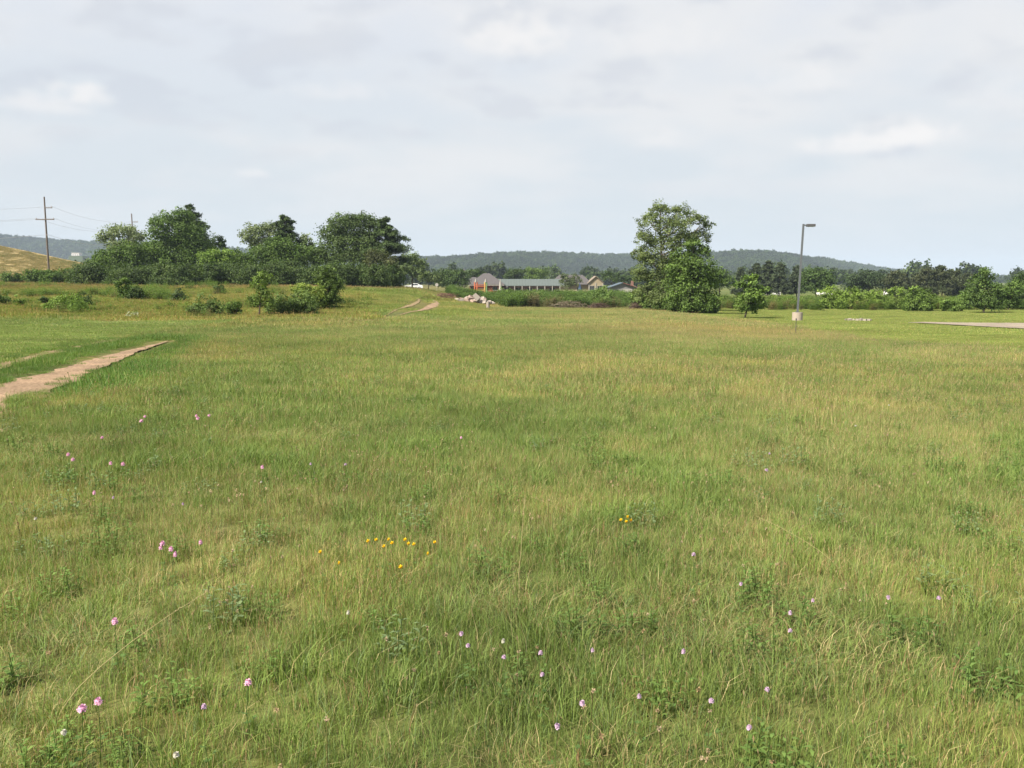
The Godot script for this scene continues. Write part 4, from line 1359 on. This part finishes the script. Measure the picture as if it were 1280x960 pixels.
func make_poles() -> void:
	var tex := noise_tex(0.06, 0.8, 1.12, 51, 256)
	var steel := rough_paint(0.10, 0.112, 0.125, tex, 0.6, 0.5)
	var conc := rough_paint(0.34, 0.29, 0.24, tex, 1.2)
	# parking lot lamp
	var d := 72.0
	var m := d / F
	var at := on_ground(996.5, 400, d)
	var o := thing("lamp_post", at, "grey square lamp post with one box head on a concrete drum", "lamp post")
	fresh()
	var bh := 10.5 * m
	tube([Vector3(0, -0.2, 0), Vector3(0, bh - 0.03, 0), Vector3(0, bh, 0)], [6.4 * m, 6.4 * m, 6.1 * m], 24, Color.WHITE)
	commit("concrete_base", conc, o)
	fresh()
	box(Vector3(0, bh + 0.015, 0), Vector3(0.3, 0.03, 0.3), Color.WHITE)
	commit("base_plate", steel, o)
	for sx in [-0.11, 0.11]:
		for sz in [-0.11, 0.11]:
			fresh()
			tube([Vector3(sx, bh + 0.03, sz), Vector3(sx, bh + 0.09, sz)], [0.014, 0.014], 6, Color.WHITE)
			commit("anchor_bolt", steel, o)
	var ht := P(998, 280.0, d).y - at.y
	var lean := (999.6 - 996.5) * m
	fresh()
	var w := 1.3 * m
	var q := []
	for e in [[0.0, bh + 0.03], [lean, ht]]:
		for s in [[-1, 1], [1, 1], [1, -1], [-1, -1]]: q.append(Vector3(e[0] + s[0] * w * 0.8, e[1], s[1] * w * 0.8))
	for k in 4: quad(q[k], q[4 + k], q[4 + (k + 1) % 4], q[(k + 1) % 4], Color.WHITE)
	quad(q[4], q[7], q[6], q[5], Color.WHITE)
	commit("pole", steel, o)
	fresh()
	box(Vector3(lean + 3.2 * m, ht - 1.5 * m, 0), Vector3(4.4 * m, 1.5 * m, 0.1), Color.WHITE)
	commit("arm", steel, o)
	fresh()
	box(Vector3(lean + 9.0 * m, ht - 1.6 * m, 0), Vector3(10.0 * m, 3.0 * m, 0.42), Color.WHITE)
	var hd := commit("lamp_head", rough_paint(0.08, 0.08, 0.085, tex, 0.6, 0.5), o)
	fresh()
	box(Vector3(lean + 9.4 * m, ht - 3.2 * m, 0), Vector3(7.0 * m, 0.03, 0.34), Color.WHITE)
	commit("lens", paint(0.5, 0.5, 0.48, 0.2), hd)
	# thin dark marker stake in the grass before it
	at = G(994.5, 419)
	o = thing("marker_stake", at, "thin dark marker stake in the grass before the lamp post", "stake")
	fresh()
	var sh := 21.0 * -at.z / F
	tube([Vector3(0, -0.1, 0), Vector3(0, sh, 0)], [0.018, 0.014], 6, Color.WHITE)
	commit("rod", paint(0.05, 0.055, 0.05), o)
	fresh()
	box(Vector3(0, sh - 0.04, 0), Vector3(0.05, 0.08, 0.02), Color.WHITE)
	commit("cap", paint(0.06, 0.06, 0.06), o)
	# utility poles and wires
	var woodm := rough_paint(0.13, 0.105, 0.085, tex, 0.7)
	var ends := []
	for e in [[61.5, 165.0, 246.0, "tall dark utility pole with crossarms behind the shrubs of the dry hill"], [168.5, 215.0, 267.0, "utility pole showing only its top above the pale feathery tree"], [-420.0, 120.0, 228.0, "utility pole carrying the wires on past the dry hill"]]:
		d = e[1]
		m = d / F
		at = on_ground(e[0], 345, d)
		o = thing("utility_pole", at, e[3], "utility pole", "utility poles of the power line")
		ht = P(e[0], e[2], d).y - at.y
		fresh()
		tube([Vector3(0, -0.3, 0), Vector3(0, ht * 0.5, 0), Vector3(0, ht, 0)], [0.2, 0.17, 0.13], 10, Color.WHITE)
		commit("shaft", woodm, o)
		fresh()
		box(Vector3(0.75, ht - 2.05, 0.22), Vector3(1.5, 0.14, 0.14), Color.WHITE)
		commit("short_arm", woodm, o)
		fresh()
		box(Vector3(0, ht - 4.2, 0.24), Vector3(3.5, 0.17, 0.17), Color.WHITE)
		commit("crossarm", woodm, o)
		var hooks := [Vector3(1.4, ht - 1.8, 0.22), Vector3(-1.6, ht - 3.95, 0.24), Vector3(1.6, ht - 3.95, 0.24), Vector3(0.25, ht - 7.0, 0.2)]
		var places := []
		for hk in hooks:
			fresh()
			tube([hk - Vector3(0, 0.2, 0), hk, hk + Vector3(0, 0.06, 0)], [0.07, 0.1, 0.04], 8, Color.WHITE)
			commit("insulator", paint(0.45, 0.42, 0.4, 0.3), o)
			places.append(at + hk)
		ends.append(places)
	var says := ["topmost power line wire strung along the utility poles", "upper crossarm wire on the side of the dry hill", "upper crossarm wire on the side of the tree belt", "lowest wire hung from the shafts of the utility poles"]
	for k in 4:
		fresh()
		for seg in [[2, 0], [0, 1]]:
			var a: Vector3 = ends[seg[0]][k]
			var b: Vector3 = ends[seg[1]][k]
			var pts := []
			var rad := []
			for i in 17:
				var f := i / 16.0
				pts.append(a.lerp(b, f) - Vector3(0, 4.0 * f * (1.0 - f) * 1.3, 0))
				rad.append(0.017 if k < 3 else 0.026)
			tube(pts, rad, 5, Color.WHITE)
		tag(commit("power_wire", paint(0.42, 0.42, 0.43, 0.5, 0.2)), says[k], "wire", "power line wires")

# ------------------------------------------------------------------ meadow
func make_grass() -> void:
	var gm := vcol(0.65, Color(0.7, 0.75, 0.35), 0.25)
	for v in 3:
		var s := str(v)
		bed("na" + s, tuft(200, 0.17, 0.05, 0.22, 0.0031, 0.10, 0.6, 0.012))
		bed("nb" + s, tuft(195, 0.17, 0.05, 0.24, 0.0031, 0.30, 0.6, 0.03, 0.3))
		bed("nc" + s, tuft(190, 0.17, 0.06, 0.25, 0.0029, 0.52, 0.6, 0.05, 0.3))
		bed("nd" + s, tuft(150, 0.2, 0.08, 0.2, 0.0036, 0.35, 1.15, 0.0, 0.2))
		bed("ne" + s, tuft(130, 0.13, 0.1, 0.26, 0.0042, 0.03, 0.75))
		bed("ma" + s, tuft(230, 0.42, 0.07, 0.25, 0.0080, 0.10, 0.55, 0.01))
		bed("mb" + s, tuft(230, 0.42, 0.07, 0.26, 0.0074, 0.30, 0.55, 0.03, 0.25))
		bed("mc" + s, tuft(220, 0.42, 0.08, 0.27, 0.0068, 0.52, 0.55, 0.05, 0.25))
		bed("fa" + s, tuft(300, 1.0, 0.08, 0.26, 0.022, 0.10, 0.5, 0.0))
		bed("fb" + s, tuft(300, 1.0, 0.08, 0.27, 0.020, 0.30, 0.5, 0.02, 0.2))
		bed("fc" + s, tuft(300, 1.0, 0.09, 0.28, 0.019, 0.52, 0.5, 0.03, 0.2))
		bed("ta" + s, tuft(300, 0.9, 0.05, 0.13, 0.020, 0.14, 0.6, 0.0))
		bed("oa" + s, tuft(300, 1.2, 0.12, 0.34, 0.034, 0.10, 0.45, 0.01, 0.3))
		bed("ob" + s, tuft(300, 1.2, 0.12, 0.36, 0.032, 0.34, 0.45, 0.03, 0.3))
		bed("da" + s, tuft(260, 1.2, 0.15, 0.4, 0.035, 0.85, 0.4, 0.03, 0.1))
		bed("ha" + s, herb(9, 0.16, 0.06, Color(0.08, 0.14, 0.035), Color(0.13, 0.2, 0.055)))
		bed("hb" + s, herb(6, 0.2, 0.08, Color(0.10, 0.15, 0.065), Color(0.145, 0.195, 0.095)))
		bed("va" + s, herb(24, 1.2, 0.4, Color(0.07, 0.12, 0.03), Color(0.125, 0.19, 0.045), 0.7))
		bed("vb" + s, herb(24, 1.1, 0.3, Color(0.13, 0.13, 0.06), Color(0.19, 0.18, 0.09), 0.7))
		bed("sa" + s, dry_heads(5, 0.20, 0.0075))
		bed("sb" + s, long_stalk())
		bed("wa" + s, herb(22, 1.2, 0.42, Color(0.06, 0.105, 0.024), Color(0.11, 0.175, 0.04), 0.6))
		bed("wb" + s, herb(22, 1.1, 0.32, Color(0.12, 0.11, 0.055), Color(0.18, 0.155, 0.085), 0.6))
	var lim := 0.70
	# near meadow
	var cell := 0.135
	var z := -1.1
	while z > -15.0:
		var x := z * lim - 1.2
		while x < -z * lim + 1.2:
			var px := x + rng.randf_range(-0.08, 0.08)
			var pz := z + rng.randf_range(-0.08, 0.08)
			x += cell
			var dd := -pz
			if rng.randf() < smoothstep(9.0, 15.0, dd): continue
			var gap := rut_gap(px, pz)
			if gap < rng.randf_range(-0.42, 0.14) and rng.randf() > 0.03: continue
			var g := growth(px, pz)
			var sc := rng.randf_range(0.58, 0.92) * (1.0 + 0.35 * soft(px, pz, 0.35, 6.0))
			if gap < 0.5: sc *= 0.75
			var mat := soft(px, pz, 0.45, 31.0) + 0.2 * gauss()
			if mat > 0.26: sow("nd" + str(rng.randi_range(0, 2)), px, pz, sc, g[2])
			elif mat < -0.38: sow("ne" + str(rng.randi_range(0, 2)), px, pz, sc * 1.1, g[2])
			else: sow(pick("n", g[1]), px, pz, sc, g[2])
			if rng.randf() < 0.03 + 0.07 * maxf(0.0, soft(px, pz, 0.25, 7.0)): sow("ha" + str(rng.randi_range(0, 2)), px, pz, rng.randf_range(0.7, 1.15), g[2])
			if rng.randf() < 0.03 + 0.1 * maxf(0.0, soft(px, pz, 0.2, 27.0)): sow("sa" + str(rng.randi_range(0, 2)), px, pz, rng.randf_range(0.8, 1.2), Color(1, 1, 1) * rng.randf_range(0.7, 1.2))
			if dd > 2.8 and dd < 6.5 and rng.randf() < 0.005: sow("sb" + str(rng.randi_range(0, 2)), px, pz, rng.randf_range(0.7, 1.1), Color(1, 1, 1) * rng.randf_range(0.8, 1.2))
			if rng.randf() < 0.012 + 0.09 * maxf(0.0, soft(px, pz, 0.3, 17.0) - 0.1): sow("hb" + str(rng.randi_range(0, 2)), px, pz, rng.randf_range(0.6, 1.05), g[2])
		z -= cell
	# middle distance
	cell = 0.30
	z = -8.5
	while z > -48.0:
		var x := z * lim - 2.0
		while x < -z * lim + 2.0:
			var px := x + rng.randf_range(-0.2, 0.2)
			var pz := z + rng.randf_range(-0.2, 0.2)
			x += cell
			var dd := -pz
			if rng.randf() > smoothstep(8.5, 14.0, dd) * (1.0 - smoothstep(34.0, 48.0, dd)): continue
			var gap := rut_gap(px, pz)
			if gap < rng.randf_range(-0.38, 0.26) and rng.randf() > 0.03: continue
			var g := growth(px, pz)
			var sc := rng.randf_range(0.64, 0.92) * (1.0 + 0.3 * soft(px, pz, 0.3, 6.0))
			if on_lane(px, pz): continue
			if g[0] == 1 or g[0] == 5:
				sow("ta" + str(rng.randi_range(0, 2)), px, pz, (0.5 if g[0] == 1 else 0.75) * sc, g[2])
				continue
			var between := gap < 1.5 and px < -6.0 and strip(px, pz)
			if gap < 0.5: sc *= 0.6
			if gap < 0.0: sc *= 0.6
			if between: g[2] = g[2] * Color(0.66, 0.84, 0.7)
			sow(pick("m", g[1] * (0.4 if between else 1.0)), px, pz, sc * (1.4 if between and gap > 0.35 else 1.0), g[2])
		z -= cell
	# far field
	cell = 0.85
	z = -33.0
	while z > -128.0:
		var x := z * lim - 3.0
		while x < -z * lim + 3.0:
			var px := x + rng.randf_range(-0.45, 0.45)
			var pz := z + rng.randf_range(-0.45, 0.45)
			x += cell
			var dd := -pz
			if rng.randf() > smoothstep(33.0, 47.0, dd): continue
			var gap := rut_gap(px, pz)
			if gap < 0.35: continue
			var g := growth(px, pz)
			var sc := rng.randf_range(0.72, 1.0) * (1.0 + 0.25 * soft(px, pz, 0.14, 6.0))
			if on_lane(px, pz): continue
			match g[0]:
				1, 5: sow("ta" + str(rng.randi_range(0, 2)), px, pz, sc, g[2])
				2: sow(("oa" if g[1] + rng.randf_range(-0.2, 0.2) < 0.5 else "ob") + str(rng.randi_range(0, 2)), px, pz, sc, g[2])
				_: sow(pick("f", g[1]), px, pz, sc, g[2])
		z -= cell
	# olive slope and dry hill further out
	for k in 9000:
		var dd := rng.randf_range(110, 190)
		var p := P(rng.randf_range(-180, 560), 360, dd)
		var g := growth(p.x, p.z)
		sow(("oa" if g[1] < 0.45 else "ob") + str(k % 3), p.x, p.z, rng.randf_range(0.9, 1.4), g[2])
	for k in 2600:
		var dd := rng.randf_range(54, 132)
		var p := P(rng.randf_range(-60, 470), 370, dd)
		var n := soft(p.x, p.z, 0.07, 41.0) + 0.3 * soft(p.x, p.z, 0.3, 42.0)
		if n < 0.14 + 0.2 * rng.randf(): continue
		sow(("vb" if rng.randf() < 0.25 else "va") + str(k % 3), p.x, p.z, rng.randf_range(0.3, 0.6) * (1.0 + n), Color(1.1, 1.1, 0.9) * rng.randf_range(0.7, 1.3))
	for k in 14000:
		var dd := rng.randf_range(190, 330)
		var p := P(rng.randf_range(-180, 330), 345, dd)
		sow(("da" if rng.randf() < 0.75 + soft(p.x, p.z, 0.03, 51.0) else "ob") + str(k % 3), p.x, p.z, rng.randf_range(0.8, 1.3), Color(0.9, 0.86, 0.78) * rng.randf_range(0.85, 1.1))
	# rank weeds on the rough ground before the houses
	for k in 2600:
		var px := rng.randf_range(560, 830)
		var dd := rng.randf_range(104, 215)
		if px < 625.0 and dd < 128.0: continue
		var p := P(px, 372, dd)
		var n := soft(p.x, p.z, 0.05, 21.0) + 0.25 * soft(p.x, p.z, 0.3, 22.0)
		var brown := n > 0.08 and dd < 125.0 and px > 660.0
		var sc := rng.randf_range(0.7, 1.25) * (1.0 + 0.9 * n)
		sow(("wb" if brown else "wa") + str(k % 3), p.x, p.z, sc, Color(1, 1, 1) * rng.randf_range(0.6, 1.35))
	for k in 1500:
		var px := rng.randf_range(880, 1330)
		var dd := rng.randf_range(104, 190)
		var p := P(px, 378, dd)
		sow(("wb" if rng.randf() < 0.2 else "wa") + str(k % 3), p.x, p.z, rng.randf_range(0.6, 1.1), Color(1.1, 1.1, 0.8) * rng.randf_range(0.75, 1.2))
	for e in [
		["meadow_grass", "tall fine meadow grass mixed green and straw across the field", "grass", ["na", "nb", "nc", "nd", "ne", "ma", "mb", "mc", "fa", "fb", "fc"]],
		["mown_turf", "short green turf of the mown ground round the lamp post", "grass", ["ta"]],
		["slope_grass", "olive and tan rank grass on the left slope and dry hill", "grass", ["oa", "ob", "da"]],
		["meadow_herbs", "small broad leaved herbs growing through the near meadow grass", "herbs", ["ha", "hb", "sa", "sb"]],
		["slope_weeds", "patches of leafy weeds among the bushes of the left slope", "weeds", ["va", "vb"]],
		["rank_weeds", "tall leafy weeds on the rough ground before the houses", "weeds", ["wa", "wb"]]]:
		var root := Node3D.new()
		root.name = e[0]
		add_child(root)
		tag(root, e[1], e[2], "", "stuff")
		for k in e[3]:
			for v in 3: lay(k + str(v), "tufts", gm, root)

func make_flowers() -> void:
	var petal := vcol(0.7, Color(0.4, 0.25, 0.4), 0.2)
	var lm := vcol(0.65, Color(0.5, 0.55, 0.22), 0.25)
	var proto := {}
	for kind in ["pink", "lilac", "yellow", "white"]:
		var root := Node3D.new()
		var h := 0.22
		fresh()
		tube([Vector3(0, -0.02, 0), Vector3(0.01, h * 0.5, 0.006), Vector3(0, h, 0)], [0.0018, 0.0016, 0.0013], 5, Color(0.08, 0.13, 0.035))
		put("stem", as_mesh(), lm, root)
		fresh()
		if kind == "yellow":
			for r in 3:
				var n: int = [12, 8, 5][r]
				for k in n:
					var a: float = TAU * k / n + r * 0.3
					var dd := Vector3(cos(a), 0.25 + 0.25 * r, sin(a)).normalized()
					var s := Vector3(-sin(a), 0, cos(a)) * 0.004
					var b := Vector3(0, h + 0.002 * r, 0)
					quad(b, b + dd * 0.011 - s, b + dd * 0.016, b + dd * 0.011 + s, Color(0.72, 0.5, 0.02) * rng.randf_range(0.9, 1.1))
			put("flower_head", as_mesh(), petal, root)
			fresh()
			tube([Vector3(0, h - 0.004, 0), Vector3(0, h + 0.004, 0)], [0.003, 0.006], 8, Color(0.4, 0.25, 0.02))
			put("disc", as_mesh(), petal, root)
		else:
			var ca := Color(0.58, 0.30, 0.44)
			var cb := Color(0.70, 0.46, 0.60)
			var rr := 0.0155
			if kind == "lilac":
				ca = Color(0.40, 0.29, 0.41); cb = Color(0.54, 0.43, 0.53); rr = 0.0105
			if kind == "white":
				ca = Color(0.45, 0.45, 0.38); cb = Color(0.56, 0.55, 0.48); rr = 0.01
			for k in 90:
				var u := unit()
				if u.y < -0.6: u.y = -u.y
				var s := u.cross(Vector3.UP if absf(u.y) < 0.9 else Vector3.RIGHT).normalized() * 0.0022
				var b := Vector3(0, h + rr * 0.5, 0)
				var l := rr * rng.randf_range(0.85, 1.1)
				quad(b + u * rr * 0.25 - s * 0.4, b + u * l * 0.8 - s, b + u * l, b + u * l * 0.8 + s, ca.lerp(cb, rng.randf()))
			for j in 5:
				for i in 8:
					var f := func(jj: int, ii: int) -> Vector3:
						var t := PI * jj / 5.0
						var a := TAU * ii / 8.0
						return Vector3(0, h + rr * 0.5, 0) + Vector3(sin(t) * cos(a), cos(t), sin(t) * sin(a)) * rr * 0.72
					quad(f.call(j, i), f.call(j, i + 1), f.call(j + 1, i + 1), f.call(j + 1, i), ca)
			put("flower_head", as_mesh(), petal, root)
		for k in 4:
			fresh()
			var a := k * 2.1
			var b := Vector3(0.004, h * (0.15 + 0.12 * k), 0)
			for t in 3:
				var aa := a + (t - 1) * 0.9
				var dd := Vector3(cos(aa), 0.25, sin(aa)).normalized() * 0.022
				var s := Vector3(-sin(aa), 0, cos(aa)) * 0.005
				var o := b + Vector3(cos(a), 0.3, sin(a)) * 0.012
				quad(o, o + dd * 0.6 - s, o + dd, o + dd * 0.6 + s, Color(0.07, 0.125, 0.035) * rng.randf_range(0.85, 1.2))
			put("leaf", as_mesh(), lm, root)
		fresh()
		proto[kind] = root
	var spots := {
		"pink": [[147, 779, 1.15], [121, 881, 1.15], [99, 890, 1.1], [205, 681, 1.0], [213, 689, 1.0], [202, 686, 0.9], [215, 697, 0.8], [250, 681, 0.8], [127, 548, 1.2], [141, 580, 1.1], [153, 582, 1.2], [90, 575, 1.0], [181, 522, 1.3], [172, 527, 1.3], [245, 521, 1.2], [262, 520, 1.2], [118, 618, 0.8], [311, 856, 1.0], [84, 569, 1.1], [330, 585, 1.0], [576, 548, 1.0], [250, 523, 1.2]],
		"lilac": [[227, 632, 1.0], [262, 887, 1.0], [581, 793, 1.0], [586, 810, 1.1], [631, 824, 1.0], [675, 818, 1.0], [680, 845, 1.0], [729, 882, 1.2], [696, 911, 1.1], [747, 814, 0.9], [844, 817, 1.1], [889, 877, 1.1], [932, 912, 1.1], [957, 862, 1.0], [872, 695, 1.2], [928, 731, 1.1], [991, 769, 1.0], [987, 790, 1.0], [1016, 752, 1.0], [1111, 748, 1.1], [1173, 749, 1.1], [958, 588, 1.5], [962, 568, 1.3], [432, 581, 1.3], [143, 623, 1.0], [389, 581, 1.2], [801, 872, 1.0]],
		"white": [[78, 917, 1.1], [48, 648, 1.2], [328, 603, 1.0], [225, 943, 1.2], [630, 803, 0.9], [430, 770, 0.9], [1067, 533, 1.6], [1112, 507, 1.4], [175, 528, 1.2]],
		"yellow": [[457, 678, 1.0], [470, 676, 1.1], [480, 684, 1.2], [483, 674, 0.9], [490, 680, 1.1], [504, 675, 1.3], [508, 682, 1.2], [515, 681, 1.0], [543, 679, 1.0], [504, 710, 1.1], [401, 692, 1.1], [418, 705, 0.8], [533, 693, 0.7], [776, 651, 1.2], [782, 653, 1.2], [788, 652, 1.2], [785, 648, 1.0]]}
	var named := {
		"pink": ["clover_flower", "round pink clover head above the left meadow grass", "pink clover heads in the left meadow"],
		"lilac": ["knapweed_flower", "small pale lilac flower head among the meadow grass", "pale lilac flower heads in the meadow"],
		"white": ["yarrow_flower", "small whitish flower head among the meadow grass", "whitish flower heads in the meadow"],
		"yellow": ["yellow_flower", "bright yellow flower in the loose cluster amid the green grass", "yellow flowers in the meadow"]}
	for kind in ["pink", "lilac", "white", "yellow"]:
		for e in spots[kind]:
			var s: float = e[2] * {"pink": 0.95, "lilac": 0.85, "white": 0.8, "yellow": 0.62}[kind] * rng.randf_range(0.85, 1.1)
			var lift := 0.22 * rng.randf_range(0.9, 1.15)
			var g := G(e[0], e[1], lift)
			var o: Node3D = proto[kind].duplicate()
			o.name = numbered(named[kind][0])
			add_child(o)
			o.position = g
			o.rotation.y = rng.randf() * TAU
			o.scale = Vector3(s, lift / 0.22, s)
			o.rotation.x = gauss() * 0.12
			var text: String = named[kind][1]
			if kind == "pink":
				if e[0] == 147: text = "large lone pink clover head beside a pale bent stalk"
				elif e[1] > 875: text = "one of two large pink clover heads close together"
				elif e[0] == 311: text = "single pink clover head right of the two large ones"
				elif e[1] > 675 and e[0] < 220: text = "pink clover head in the tight cluster of four"
				elif e[1] < 530: text = "tiny pink clover head near the sandy wheel rut"
			if kind == "yellow" and e[1] > 689: text = "lone bright yellow flower apart from the loose cluster"
			if kind == "yellow" and e[0] > 700: text = "bright yellow flower in the tight cluster amid grey green leaves"
			tag(o, text, "flower", named[kind][2])
	for kind in proto: proto[kind].free()
